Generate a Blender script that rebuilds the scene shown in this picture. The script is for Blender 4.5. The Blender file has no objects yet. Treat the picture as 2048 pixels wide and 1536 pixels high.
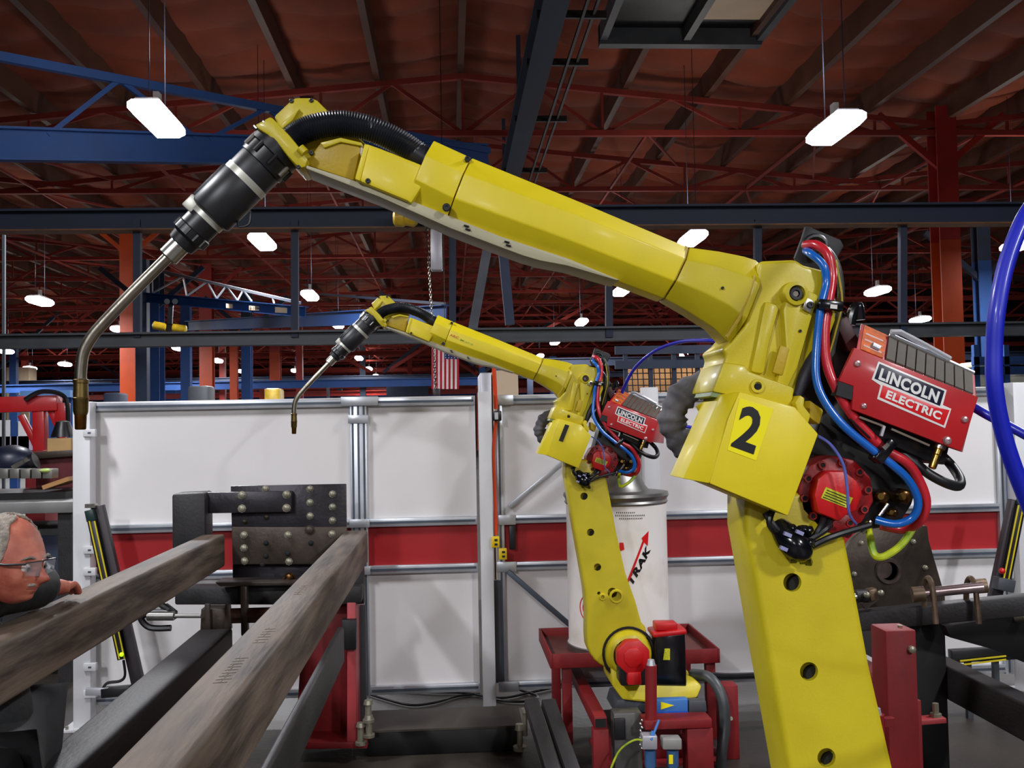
import bpy, bmesh, math, random
from mathutils import Vector, Matrix
random.seed(7)
PI = math.pi
def V(*a): return Vector(a)
C = bpy.context.scene.collection
SC = bpy.context.scene
# ------------------------------------------------------------------ camera, world, exposure
F = 2000.0
CAM = V(0, 0, 1.7)
_cy = V((900-1024)/F, -(850-768)/F, -1).normalized()
_h = V(1, .019, 0)
_cx = (_h - _cy*_h.dot(_cy)).normalized()
_cz = _cx.cross(_cy)
ROT = Matrix((_cx, _cy, _cz))
cam_d = bpy.data.cameras.new('camera'); cam = bpy.data.objects.new('camera', cam_d); C.objects.link(cam)
cam.matrix_world = Matrix.Translation(CAM) @ ROT.to_4x4()
cam_d.sensor_width = 36; cam_d.lens = 36*F/2048; cam_d.clip_end = 300; cam_d.clip_start = .05
SC.camera = cam
w = bpy.data.worlds.new('hall_air'); SC.world = w; w.use_nodes = True
w.node_tree.nodes['Background'].inputs[0].default_value = (.012, .012, .02, 1)
w.node_tree.nodes['Background'].inputs[1].default_value = 1.0
SC.view_settings.view_transform = 'Standard'; SC.view_settings.look = 'None'
SC.view_settings.gamma = 1; SC.view_settings.use_curve_mapping = False
SC.view_settings.exposure = -0.25
LAMP_W = 400.0        # watts of each high bay lamp
LAMP_EMIT = 24.0
def at(px, py, Y):
    d = ROT @ V((px-1024)/F, -(py-768)/F, -1)
    return CAM + d*(Y/d.y)
def atz(px, py, z):
    d = ROT @ V((px-1024)/F, -(py-768)/F, -1)
    return CAM + d*((z-CAM.z)/d.z)
def X_at(px, Y): return at(px, 850, Y).x
# ------------------------------------------------------------------ materials
def lin(c):
    return tuple(((v/255)/12.92 if v/255 <= .04045 else ((v/255+.055)/1.055)**2.4) for v in c)
_M = {}
def mat(name, rgb, rough=.5, metal=0, var=.12, scale=6, bump=0, bscale=60, emit=0, coat=0, trans=0, stretch=None, rgb2=None, thr=None):
    if name in _M: return _M[name]
    m = bpy.data.materials.new(name); m.use_nodes = True
    nt = m.node_tree; N = nt.nodes; L = nt.links; b = N['Principled BSDF']
    c = lin(rgb)
    b.inputs['Roughness'].default_value = rough; b.inputs['Metallic'].default_value = metal
    b.inputs['Base Color'].default_value = (*c, 1)
    if coat: b.inputs['Coat Weight'].default_value = coat; b.inputs['Coat Roughness'].default_value = .15
    if trans:
        b.inputs['Transmission Weight'].default_value = trans; b.inputs['IOR'].default_value = 1.3
    if emit:
        b.inputs['Emission Color'].default_value = (*c, 1); b.inputs['Emission Strength'].default_value = emit
    if var or bump:
        tc = N.new('ShaderNodeTexCoord'); mp = N.new('ShaderNodeMapping'); L.new(tc.outputs['Object'], mp.inputs[0])
        if stretch: mp.inputs['Scale'].default_value = stretch
    if var:
        n = N.new('ShaderNodeTexNoise'); n.inputs['Scale'].default_value = scale; n.inputs['Detail'].default_value = 6
        L.new(mp.outputs[0], n.inputs['Vector'])
        r = N.new('ShaderNodeValToRGB'); lo, hi = (thr or (.3, .7))
        r.color_ramp.elements[0].position = lo; r.color_ramp.elements[1].position = hi
        c2 = lin(rgb2) if rgb2 else tuple(v*(1-var*1.6) for v in c)
        r.color_ramp.elements[0].color = (*c2, 1); r.color_ramp.elements[1].color = (*(tuple(min(1, v*(1+var*.6)) for v in c)), 1)
        L.new(n.outputs['Fac'], r.inputs[0]); L.new(r.outputs[0], b.inputs['Base Color'])
        rr = N.new('ShaderNodeMapRange'); rr.inputs['To Min'].default_value = max(.03, rough-.08); rr.inputs['To Max'].default_value = min(1, rough+.08)
        L.new(n.outputs['Fac'], rr.inputs[0]); L.new(rr.outputs[0], b.inputs['Roughness'])
    if bump:
        n2 = N.new('ShaderNodeTexNoise'); n2.inputs['Scale'].default_value = bscale; n2.inputs['Detail'].default_value = 4
        L.new(mp.outputs[0], n2.inputs['Vector'])
        bp = N.new('ShaderNodeBump'); bp.inputs['Strength'].default_value = bump; bp.inputs['Distance'].default_value = .01
        L.new(n2.outputs['Fac'], bp.inputs['Height']); L.new(bp.outputs[0], b.inputs['Normal'])
    _M[name] = m; return m
YEL = mat('yellow_paint', (202, 184, 24), .45, 0, .06, 9, .05, 220, coat=.12)
YEL_COVER = mat('yellow_cover_paint', (228, 207, 24), .48, 0, .04, 14, .03, 260, coat=.08)
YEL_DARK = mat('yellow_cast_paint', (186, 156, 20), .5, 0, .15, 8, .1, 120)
GREYCOVER = mat('pale_grey_cover', (176, 170, 140), .5, 0, .06, 8)
BLK = mat('black_plastic', (22, 22, 26), .38, 0, .2, 12)
BLK_GLOSS = mat('black_gloss', (16, 17, 22), .18, 0, .2, 12)
RUBBER = mat('black_rubber', (24, 25, 28), .42, 0, .2, 30)
HOLE = mat('hole_dark', (3, 3, 4), .8, 0, 0)  # near-black that stands for the shade inside holes
STEEL = mat('bright_steel', (190, 188, 180), .28, 1, .12, 20)
TUBESTEEL = mat('satin_steel_tube', (166, 160, 146), .3, 1, .15, 14, .05, 80, stretch=(1, 1, .2))
BRASS = mat('brass', (196, 158, 80), .3, 1, .15, 20)
BRONZE = mat('heat_stained_brass', (128, 108, 66), .36, 1, .3, 30)
COPPER = mat('sooty_copper', (96, 60, 24), .5, 1, .4, 40)
SILVER_TAPE = mat('pale_band', (196, 196, 184), .4, .3, .1, 30)
RED = mat('red_enamel', (184, 16, 24), .45, 0, .08, 10, .02, 200, coat=.3)
RED_MOTOR = mat('red_motor_cap', (196, 14, 20), .4, 0, .08, 20, .05, 120)
RED_DARK = mat('red_casting', (150, 14, 18), .45, 0, .25, 24, .1, 120)
RED_FRAME = mat('red_frame_paint', (128, 14, 20), .62, 0, .14, 9, .05, 120)
RED_PANEL = mat('red_panel', (158, 12, 20), .6, 0, .05, 3)
NAVY = mat('navy_print', (22, 26, 48), .35, 0, 0)
WHITE_PRINT = mat('white_print', (232, 230, 226), .35, 0, 0)
RED_PRINT = mat('red_print', (214, 24, 30), .35, 0, 0)
BLACK_PRINT = mat('black_print', (14, 14, 14), .4, 0, 0)
DECAL_Y = mat('bright_yellow_decal', (246, 232, 14), .3, 0, 0)
DECAL_G = mat('yellow_green_decal', (206, 206, 40), .4, 0, .25, 90)
HOSE_BLUE = mat('blue_hose', (14, 98, 190), .28, 0, .05, 10, coat=.3)
HOSE_RED = mat('red_hose', (196, 36, 48), .3, 0, .05, 10, coat=.3)
AIR_BLUE = mat('royal_blue_air_line', (6, 24, 176), .5, 0, .04, 10, coat=.3)
GREENYEL = mat('green_yellow_sheath', (196, 200, 30), .4, 0, .5, 16, rgb2=(70, 130, 40))
CLEARCORD = mat('violet_clear_cord', (100, 110, 190), .2, 0, .2, 40, coat=.5)
BOOT = mat('grey_leather_sleeve', (104, 102, 108), .75, 0, .45, 14, .5, 30)
ORANGE_LABEL = mat('orange_label', (214, 100, 20), .85, 0, .3, 60)
RIBBED = mat('dark_rib_panel', (84, 78, 68), .85, 0, .15, 20)
ALU = mat('aluminium_extrusion', (196, 200, 206), .35, .7, .06, 10)
ALU_SLOT = mat('aluminium_slot', (84, 92, 104), .5, .5, .1, 10)
WPANEL = mat('pale_grey_panel', (222, 218, 217), .55, 0, .04, 1.6)
WPOST = mat('white_powder_coat', (212, 212, 214), .4, 0, .04, 4)
MILL = mat('mill_scale_tube', (90, 76, 64), .62, .1, .5, 22, .15, 90, stretch=(1, .12, 1), rgb2=(50, 38, 29), thr=(.36, .62))
MILLD = mat('dark_oiled_steel', (46, 44, 45), .55, .2, .35, 6, .15, 80, stretch=(1, .3, 1))
PLATE = mat('blued_steel_plate', (58, 54, 60), .36, .55, .35, 5, .1, 60)
PLATEB = mat('brown_steel_plate', (72, 62, 54), .42, .5, .3, 7, .1, 60)
BOLT = mat('zinc_bolt', (150, 146, 128), .4, .6, .1, 20)
DRUM = mat('white_drum_board', (226, 220, 216), .5, 0, .05, 4, rgb2=(202, 192, 178), thr=(.25, .5))
DRUM_METAL = mat('drum_steel', (136, 134, 130), .38, .8, .15, 8)
CONCRETE = mat('dark_concrete', (56, 50, 43), .5, 0, .3, 1.6, .2, 30)
DARKBOX = mat('black_channel', (9, 9, 10), .5, 0, .2, 6)
BROWNTOP = mat('brown_grey_top', (62, 55, 47), .55, 0, .2, 5)
DECK = mat('orange_roof_insulation', (134, 58, 30), .85, 0, .22, 1.2, .25, 5)
RAFT = mat('brown_rafter_paint', (84, 48, 32), .6, 0, .2, 2)
TRUSS = mat('red_oxide_steel', (132, 38, 26), .8, 0, .15, 2)
ORANGE_COL = mat('orange_column_paint', (180, 64, 16), .45, 0, .12, 2)
REDCOL = mat('red_column_paint', (150, 36, 28), .5, 0, .15, 2)
BLUE_STEEL = mat('blue_crane_paint', (28, 68, 128), .7, 0, .12, 2)
BLUE_DARK = mat('dark_blue_grey_beam', (38, 48, 70), .65, 0, .15, 2)
LIT_EDGE = mat('orange_lit_flange', (128, 84, 40), .6, 0, .3, 5)  # orange light on the beam flange, put into the colour
GREYBEAM = mat('grey_steel_beam', (74, 78, 84), .5, .1, .2, 3)
CREAM = mat('cream_sheet', (214, 190, 160), .6, 0, .06, 2)
LAMPGLASS = mat('lamp_diffuser', (236, 238, 255), .4, 0, 0, emit=LAMP_EMIT)
LAMPBODY = mat('lamp_housing', (190, 190, 196), .4, .5, .05)
HOIST_Y = mat('hoist_yellow', (214, 176, 40), .4, .1, .2, 12)
DARKWALL = mat('dark_far_wall', (66, 40, 44), .8, 0, .3, .5)
SKIN = mat('skin', (172, 100, 78), .55, 0, .3, 22, .12, 90, rgb2=(150, 70, 56))
HAIR = mat('short_grey_hair', (150, 140, 128), .8, 0, .3, 60, .6, 160)
JACKET = mat('black_jacket', (18, 21, 23), .6, 0, .2, 12, .2, 40)
TROUSER = mat('dark_trousers', (10, 10, 13), .8, 0, .2, 10)
GLASS = mat('safety_lens', (235, 240, 245), .05, 0, 0, trans=.9)
WOOD = mat('pallet_wood', (176, 130, 78), .7, 0, .2, 8, .2, 40, stretch=(.2, 1, 1))
CARD = mat('cardboard', (184, 150, 100), .8, 0, .1, 6)
BENCHTOP = mat('bench_grey', (120, 120, 118), .5, .2, .15, 5)
# ------------------------------------------------------------------ mesh helpers
def org(p):
    o = V(0, 0, 0)
    while p is not None: o += p.location; p = p.parent
    return o
def spline(pts, k=6):
    P = [Vector(p) for p in pts]; out = []
    for i in range(len(P)-1):
        a = P[max(i-1, 0)]; b = P[i]; c = P[i+1]; d = P[min(i+2, len(P)-1)]
        for j in range(k):
            t = j/k
            out.append(.5*((2*b)+(c-a)*t+(2*a-5*b+4*c-d)*t*t+(-a+3*b-3*c+d)*t**3))
    out.append(P[-1]); return out
class MB:
    def __init__(s): s.v = []; s.f = []; s.mi = []; s.cur = 0
    def add(s, vs, fs):
        n = len(s.v); s.v += [Vector(v) for v in vs]; s.f += [[i+n for i in f] for f in fs]; s.mi += [s.cur]*len(fs); return s
    def box(s, lo, hi):
        x0, y0, z0 = lo; x1, y1, z1 = hi
        return s.add([(x0,y0,z0),(x1,y0,z0),(x1,y1,z0),(x0,y1,z0),(x0,y0,z1),(x1,y0,z1),(x1,y1,z1),(x0,y1,z1)],
                     [(0,3,2,1),(4,5,6,7),(0,1,5,4),(1,2,6,5),(2,3,7,6),(3,0,4,7)])
    def beam(s, p0, p1, w, h, up=None):
        p0 = Vector(p0); p1 = Vector(p1); d = (p1-p0).normalized()
        u = Vector(up) if up is not None else V(0, 0, 1)
        if abs(d.dot(u)) > .98: u = V(0, 1, 0)
        a = d.cross(u).normalized()*(w/2); b = a.cross(d).normalized()*(h/2)
        r = [p+q for p in (p0, p1) for q in (-a-b, a-b, a+b, -a+b)]
        return s.add(r, [(0,3,2,1),(4,5,6,7),(0,1,5,4),(1,2,6,5),(2,3,7,6),(3,0,4,7)])
    def ibeam(s, p0, p1, w, h, t=.02, up=None):
        p0 = Vector(p0); p1 = Vector(p1); d = (p1-p0).normalized(); u = Vector(up) if up is not None else V(0, 0, 1)
        if abs(d.dot(u)) > .98: u = V(0, 1, 0)
        n = (u-d*u.dot(d)).normalized()
        s.beam(p0, p1, t, h-2*t, n); o = n*(h/2-t/2)
        s.beam(p0+o, p1+o, w, t, n); s.beam(p0-o, p1-o, w, t, n); return s
    def prism(s, pts, vec):
        n = len(pts); vec = Vector(vec); P = [Vector(p) for p in pts]
        return s.add(P+[p+vec for p in P], [list(range(n)), list(range(2*n-1, n-1, -1))]+[(i, i+n, (i+1) % n+n, (i+1) % n) for i in range(n)])
    def loft(s, rings, cap=True):
        n = len(rings[0]); vs = [p for r in rings for p in r]; fs = []
        for k in range(len(rings)-1):
            for i in range(n): j = (i+1) % n; fs.append((k*n+i, k*n+j, (k+1)*n+j, (k+1)*n+i))
        if cap: fs.append(list(range(n))); fs.append(list(range(len(vs)-1, len(vs)-n-1, -1)))
        return s.add(vs, fs)
    def tube(s, pts, r, n=10, cap=True, squash=1):
        P = [Vector(p) for p in pts]; R = r if isinstance(r, (list, tuple)) else [r]*len(P)
        t = (P[1]-P[0]).normalized(); a = t.orthogonal().normalized(); rings = []
        for i, p in enumerate(P):
            tt = (P[min(i+1, len(P)-1)]-P[max(i-1, 0)])
            if tt.length > 1e-9: tt.normalize(); t = tt
            a = (a-t*a.dot(t)).normalized(); b = t.cross(a)
            rings.append([p+(a*math.cos(2*PI*k/n)+b*math.sin(2*PI*k/n)*squash)*R[i] for k in range(n)])
        return s.loft(rings, cap)
    def cyl(s, p0, p1, r0, r1=None, n=20): return s.tube([p0, p1], [r0, r0 if r1 is None else r1], n)
    def lathe(s, p0, ax, prof, n=24):
        p0 = Vector(p0); ax = Vector(ax).normalized(); return s.tube_rings(p0, ax, prof, n)
    def tube_rings(s, p0, ax, prof, n):
        a = ax.orthogonal().normalized(); b = ax.cross(a)
        return s.loft([[p0+ax*t+(a*math.cos(2*PI*k/n)+b*math.sin(2*PI*k/n))*max(r, 1e-4) for k in range(n)] for t, r in prof])
    def ball(s, c, r, n=10, sc=(1, 1, 1)):
        c = Vector(c); return s.loft([[c+V(math.sin(PI*k/n)*math.cos(2*PI*i/(2*n))*sc[0], math.sin(PI*k/n)*math.sin(2*PI*i/(2*n))*sc[1], math.cos(PI*k/n)*sc[2])*r for i in range(2*n)] for k in [.02]+list(range(1, n))+[n-.02]])
    def build(s, name, m, parent=None, bevel=0, seg=2, smooth=True, ang=35):
        V0 = [v.copy() for v in s.v]
        if parent is not None: o = org(parent); loc = V(0, 0, 0)
        else:
            lo = V(*(min(v[i] for v in V0) for i in range(3))); hi = V(*(max(v[i] for v in V0) for i in range(3)))
            o = V((lo.x+hi.x)/2, (lo.y+hi.y)/2, lo.z); loc = o
        me = bpy.data.meshes.new(name); me.from_pydata([v-o for v in V0], [], s.f)
        ms = m if isinstance(m, (list, tuple)) else [m]
        for q in ms: me.materials.append(q)
        if len(ms) > 1: me.polygons.foreach_set('material_index', s.mi)
        bm = bmesh.new(); bm.from_mesh(me); bmesh.ops.recalc_face_normals(bm, faces=bm.faces)
        if bevel:
            es = [e for e in bm.edges if len(e.link_faces) == 2 and e.calc_face_angle(0) > math.radians(28)]
            bmesh.ops.bevel(bm, geom=es, offset=bevel, segments=seg, profile=.5, affect='EDGES', clamp_overlap=True)
        bm.to_mesh(me); bm.free()
        if smooth:
            me.polygons.foreach_set('use_smooth', [True]*len(me.polygons)); me.set_sharp_from_angle(angle=math.radians(ang))
        ob = bpy.data.objects.new(name, me); C.objects.link(ob); ob.location = loc
        if parent is not None: ob.parent = parent
        return ob
def tag(o, label=None, cat=None, group=None, kind=None):
    if label: o['label'] = label
    if cat: o['category'] = cat
    if group: o['group'] = group
    if kind: o['kind'] = kind
    return o
def thing(name, label, cat, loc, group=None):
    o = bpy.data.objects.new(name, None); C.objects.link(o); o.location = Vector(loc); o.empty_display_size = .1
    return tag(o, label, cat, group)
def copy_tree(o, parent=None):
    c = o.copy(); C.objects.link(c)
    if parent is not None: c.parent = parent
    for ch in list(o.children): copy_tree(ch, c)
    return c
def subtract(ob, mb):
    tmp = mb.build('cutter', HOLE, None); tmp.location -= org(ob.parent) if ob.parent else V(0, 0, 0)
    base = ob.copy(); base.parent = None; C.objects.link(base)
    md = base.modifiers.new('b', 'BOOLEAN'); md.object = tmp; md.operation = 'DIFFERENCE'; md.solver = 'EXACT'
    bpy.context.view_layer.update(); dg = bpy.context.evaluated_depsgraph_get()
    me = bpy.data.meshes.new_from_object(base.evaluated_get(dg)); ob.data = me
    me.polygons.foreach_set('use_smooth', [True]*len(me.polygons)); me.set_sharp_from_angle(angle=math.radians(32))
    bpy.data.objects.remove(base); bpy.data.objects.remove(tmp)
_T = {}
def glyphs(txt, fat=.0, sx=1.0):
    """flat outline of a text scaled to the unit square"""
    k = (txt, fat)
    if k not in _T:
        cu = bpy.data.curves.new('t', 'FONT'); cu.body = txt; cu.size = 1; cu.offset = fat; cu.resolution_u = 3; cu.space_character = 1.0+fat*2
        ob = bpy.data.objects.new('t', cu); C.objects.link(ob); bpy.context.view_layer.update()
        me = bpy.data.meshes.new_from_object(ob.evaluated_get(bpy.context.evaluated_depsgraph_get()))
        vs = [v.co.copy() for v in me.vertices]; fs = [list(p.vertices) for p in me.polygons]
        bpy.data.objects.remove(ob)
        x0 = min(v.x for v in vs); x1 = max(v.x for v in vs); y0 = min(v.y for v in vs); y1 = max(v.y for v in vs)
        _T[k] = ([((v.x-x0)/(x1-x0), (v.y-y0)/(y1-y0)) for v in vs], fs)
    return _T[k]
def text_quad(txt, bl, br, tl, n, name, m, parent, fat=0, lift=.0008, warp=None):
    uv, fs = glyphs(txt, fat); bl = Vector(bl); e1 = Vector(br)-bl; e2 = Vector(tl)-bl; n = Vector(n).normalized()
    b = MB(); vs = [bl+e1*u+e2*v+n*lift for u, v in uv]
    if warp: vs = [warp(p) for p in vs]
    b.add(vs, fs); me_ob = b.build(name, m, parent, smooth=False)
    for p in me_ob.data.polygons: pass
    return me_ob
# ------------------------------------------------------------------ setting
YF, YB = -14.0, 98.0; XL, XR = -38.0, 38.0
f = MB().box((XL, YF, -.2), (XR, YB, 0)).build('floor', CONCRETE); tag(f, kind='structure')
for nm, lo, hi in (('wall_far', (XL, YB, 0), (XR, YB+.3, 10)), ('wall_near', (XL, YF-.3, 0), (XR, YF, 10)),
                   ('wall_left', (XL-.3, YF, 0), (XL, YB, 10)), ('wall_right', (XR, YF, 0), (XR+.3, YB, 10))):
    tag(MB().box(lo, hi).build(nm, DARKWALL), kind='structure')
PER = 19.3; RX = .35
def zr(x):
    t = (x-RX+PER/2) % PER - PER/2
    return 8.95-.1*abs(t)
ceil_ = MB()
xs = sorted(set([XL, XR]+[RX+PER/2*k for k in range(-4, 5) if XL < RX+PER/2*k < XR]))
for a, b_ in zip(xs[:-1], xs[1:]):
    ceil_.prism([(a, YF, zr(a)+.25), (b_, YF, zr(b_)+.25), (b_, YF, zr(b_)+.4), (a, YF, zr(a)+.4)], (0, YB-YF, 0))
CE = ceil_.build('ceiling', DARKWALL); tag(CE, kind='structure')
SP = 1.63; X0 = -6.2+SP*.0
rx = [X0+SP*k for k in range(-12, 19)]
def blanket(xa, xb, y0, y1, m):
    ny = int((y1-y0)/(.115 if y1 < 71 and y0 > 5 else .3)); nx = 4; rs = []
    for j in range(ny+1):
        y = y0+(y1-y0)*j/ny; row = []
        for i in range(nx+1):
            u = i/nx; x = xa+(xb-xa)*u
            fold = abs(math.sin(PI*(y+.25*math.sin(x*1.7))/1.15))**.45
            row.append((x, y, zr(x)+.16-.17*fold*(.35+.75*math.sin(PI*u))+.012*math.sin(y*3.1+x*5)))
        rs.append(row)
    vs = [p for r in rs for p in r]; n = nx+1
    m.add(vs, [(j*n+i, j*n+i+1, (j+1)*n+i+1, (j+1)*n+i) for j in range(ny) for i in range(nx)])
for k, x in enumerate(rx[:-1]):
    if abs(x+.8) < 14:
        m = MB(); blanket(x, x+SP, 6, 70, m); m.build('insulation_blanket', DECK, CE, ang=60)
m = MB()
for x in rx[:-1]:
    if abs(x+.8) >= 14: blanket(x, x+SP, 10, 96, m)
    else: blanket(x, x+SP, 70, 97, m)
    blanket(x, x+SP, -13, 6, m)
tag(m.build('insulation_blanket', DECK, CE, ang=60), kind='stuff')
for x in rx:
    MB().box((x-.06, -13, zr(x)-.34), (x+.06, 97, zr(x)+.22)).build('rafter', RAFT, CE, smooth=False)
ty = [19.4+4.7*k for k in range(16)]
t0 = None
for k, y in enumerate(ty):
    if t0 is None:
        ch = MB()
        for a, b_ in ((RX-PER/2, RX), (RX, RX+PER/2), (RX-PER*1.5, RX-PER), (RX-PER, RX-PER/2), (RX+PER/2, RX+PER), (RX+PER, RX+PER*1.5)):
            ch.beam((a, y, zr(a)-.42), (b_, y, zr(b_)-.42), .12, .11)
        ch.beam((RX-PER*1.5, y, 7.4), (RX+PER*1.5, y, 7.4), .12, .11)
        t0 = ch.build('roof_truss', TRUSS, CE, smooth=False); wb = MB(); n = 7
        for c in (-1, 0, 1):
            for q in range(n):
                a = RX+PER*c-PER/2+PER*q/n; b_ = a+PER/n; mid = (a+b_)/2
                wb.beam((a, y, zr(a)-.42), (mid, y, 7.4), .06, .07); wb.beam((mid, y, 7.4), (b_, y, zr(b_)-.42), .06, .07)
                wb.beam((mid, y, 7.4), (mid, y, zr(mid)-.42), .05, .05)
        wb.build('truss_web', TRUSS, t0, smooth=False); base = y
        m = MB()
        for q in range(-4, 5):
            m.beam((q*3.4+.6, y, 7.4), (q*3.4+.6, y+4.7, 7.4), .05, .05)
            m.beam((q*3.4+.6, y, 7.4), (q*3.4+2.3, y+4.7, zr(q*3.4+2.3)-.45), .04, .05)
        m.build('sway_brace', TRUSS, t0, smooth=False)
    else:
        c = copy_tree(t0, CE); c.location.y = y-base
# second tier of red bracing further down the hall
t2 = None
for k in range(8):
    y = 38+7.2*k
    if t2 is None:
        m = MB()
        for z in (5.6, 6.35): m.beam((-28, y, z), (28, y, z), .1, .1)
        for q in range(28):
            x = -28+2*q; m.beam((x, y, 5.6), (x+1, y, 6.35), .05, .06); m.beam((x+1, y, 6.35), (x+2, y, 5.6), .05, .06)
        t2 = m.build('tie_truss', TRUSS, CE, smooth=False); b2 = y
    else:
        c = t2.copy(); C.objects.link(c); c.location.y = y-b2
# columns
def column(x, y, top, m_lo, m_hi, w, label, nm='steel_column', split=5.2, grp=None):
    r = thing(nm, label, 'column', (x, y, 0), grp)
    MB().ibeam((x, y, .02), (x, y, split), w, w, .03, (0, 1, 0)).build('lower_shaft', m_lo, r, smooth=False)
    MB().ibeam((x, y, split), (x, y, top), w, w, .03, (0, 1, 0)).build('upper_shaft', m_hi, r, smooth=False)
    MB().box((x-w*.8, y-w*.8, 0), (x+w*.8, y+w*.8, .03)).build('base_plate', m_lo, r)
    for s in (-1, 1): MB().beam((x+s*.05, y, top-1.2), (x+s*1.3, y, top-.12), .1, .12).build('knee_brace', m_hi, r, smooth=False)
    return r
column(10.0, 19.4, 7.9, ORANGE_COL, REDCOL, .42, 'bright orange steel column with dark red top behind the right robot red feeder')
column(X_at(1412, 38), 38, 7.9, REDCOL, REDCOL, .42, 'dark red steel column just left of the large robot casting')
column(X_at(260, 28.8), 28.8, 7.9, ORANGE_COL, ORANGE_COL, .42, 'bright orange column below the small blue jib beam, left side', split=4)
column(X_at(415, 38), 38, 7.9, ORANGE_COL, REDCOL, .46, 'red and orange column in the middle of the left background')
column(X_at(552, 47), 47, 7.9, ORANGE_COL, REDCOL, .46, 'orange red column seen beside the small torch neck')
column(X_at(1352, 47), 47, 7.9, REDCOL, REDCOL, .4, 'dark red far column between the two robots')
column(X_at(305, 26), 26, 6, BLUE_STEEL, BLUE_DARK, .5, 'dark blue column right of the bright orange column')
column(X_at(495, 32), 32, 6, BLUE_STEEL, BLUE_DARK, .3, 'narrow dark blue column between two orange columns')
column(X_at(1975, 22), 22, 6, BLUE_STEEL, BLUE_DARK, .3, 'slim blue grey column right of the orange column near the right edge')
# ------------------------------------------------------------------ lamps
ZL = 5.1
def make_lamp(p, label, group=None):
    r = thing('high_bay_lamp', label, 'ceiling lamp', p, group); x, y, z = p
    MB().loft([[(x+sx*a, y+sy*b_, z+h) for sx, sy in ((-1,-1),(1,-1),(1,1),(-1,1))] for a, b_, h in ((.13,.42,.09),(.12,.40,.12),(.06,.2,.15))]).build('housing', LAMPBODY, r)
    MB().loft([[(x+sx*a, y+sy*b_, z+h) for sx, sy in ((-1,-1),(1,-1),(1,1),(-1,1))] for a, b_, h in ((.14,.44,.09),(.17,.5,.04),(.17,.5,-.02),(.12,.42,-.08))]).build('diffuser', LAMPGLASS, r)
    for s in (-1, 1):
        MB().cyl((x, y+s*.3, z+.12), (x, y+s*.3, zr(x)+.26), .006, n=5).build('hanger_wire', BLUE_DARK, r)
    MB().box((x-.03, y-.06, z+.12), (x+.03, y+.06, z+.3)).build('hook_box', LAMPBODY, r)
    return r
LD = []
for nm, wt in (('hall', 1), ('far', .8), ('overhead', .6), ('rear', 1.5)):
    ld = bpy.data.lights.new('lamp_light', 'AREA'); ld.shape = 'RECTANGLE'; ld.size = .34; ld.size_y = .95
    ld.energy = LAMP_W*wt; ld.color = (.93, .95, 1.0); LD.append(ld)
lu = bpy.data.lights.new('lamp_uplight', 'POINT'); lu.energy = LAMP_W*.15; lu.color = (1, .93, .82); lu.shadow_soft_size = .2
def lamp_light(p, far=0):
    o = bpy.data.objects.new('lamp_light', LD[int(far)]); C.objects.link(o); o.location = (p[0], p[1], p[2]-.115)
    o = bpy.data.objects.new('lamp_uplight', lu); C.objects.link(o); o.location = (p[0], p[1], p[2]+.8)
left_words = ['high bay lamp at upper left, above the large torch', 'high bay lamp just right of the large torch body, second in the left row',
  'high bay lamp above the small torch, third in the left row', 'high bay lamp left of the small robot wrist, fourth in the left row']
right_words = ['high bay lamp at upper right, the largest of the right row', 'high bay lamp touching the top edge of the large forearm',
  'high bay lamp under the large forearm, third in the right row', 'high bay lamp fourth in the right row, above the small forearm',
  'high bay lamp fifth in the right row, above the small forearm', 'high bay lamp sixth in the right row, touching the small forearm']
vis = [((315,240), left_words[0]), ((525,485), left_words[1]), ((620,592), left_words[2]), ((675,650), left_words[3]),
 ((1670,258), right_words[0]), ((1385,478), right_words[1]), ((1243,583), right_words[2]), ((1163,645), right_words[3]), ((1110,685), right_words[4]), ((1080,713), right_words[5]),
 ((1755,583), 'high bay lamp right of the red and blue hoses with a yellow cord'), ((1840,640), 'high bay lamp above the red wire feeder, left of the orange column'),
 ((1893,686), 'small high bay lamp just above the far corner of the red wire feeder'), ((2042,490), 'high bay lamp behind the blue air line at the right edge'),
 ((1365,710), 'high bay lamp between the grey sleeve and the large casting'),
 ((80,603), 'high bay lamp at the left edge above the steel torch neck'), ((240,660), 'high bay lamp just right of the bend of the torch neck'),
 ((10,703), 'lamp cut by the left picture edge'), ((60,737), 'left one of two lamps low in the left corner'), ((130,729), 'right one of two lamps low in the left corner')]
far_l = [(717,680),(718,717),(738,738),(752,752),(765,765),(778,779),(435,722),(358,697),(484,743),(395,770),(472,778),(875,782),(590,742)]
for (px, py), lab in vis:
    p = atz(px, py, ZL); make_lamp(p, lab); lamp_light(p, p.y > 40)
far_words = ['upper of two round lamps right of the small torch tip', 'lower of two round lamps right of the small torch tip', 'first tiny lamp in the chain going down right of the small torch',
 'second tiny lamp in the chain right of the small torch', 'third tiny lamp in the chain right of the small torch', 'last and lowest tiny lamp in the chain above the partition post',
 'small lamp right of the red and orange column, left background', 'tiny lamp between the dark blue column and the red column', 'tiny lamp between the red column and the small torch',
 'tiny lamp just above the rounded grey machine top', 'tiny lamp low above the partition between two orange columns', 'tiny lamp below the hanging flag', 'tiny lamp beside the neck of the small torch']
for (px, py), fw in zip(far_l, far_words):
    p = atz(px, py, ZL); p.y = min(p.y, 94)
    make_lamp(p, fw, 'far lamps low over the partition')
    if p.y < 80: lamp_light(p, True)
for x, y in ((-3.3, 3.6), (4.4, 3.9), (-3.3, -3.8), (4.4, -3.6), (-3.3, -11.2), (4.4, -11.0)):
    p = V(x, y, ZL); make_lamp(p, 'high bay lamp over the camera side of the hall, outside the picture', 'lamps over the near floor'); lamp_light(p, 2 if y > 0 else 3)
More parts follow.
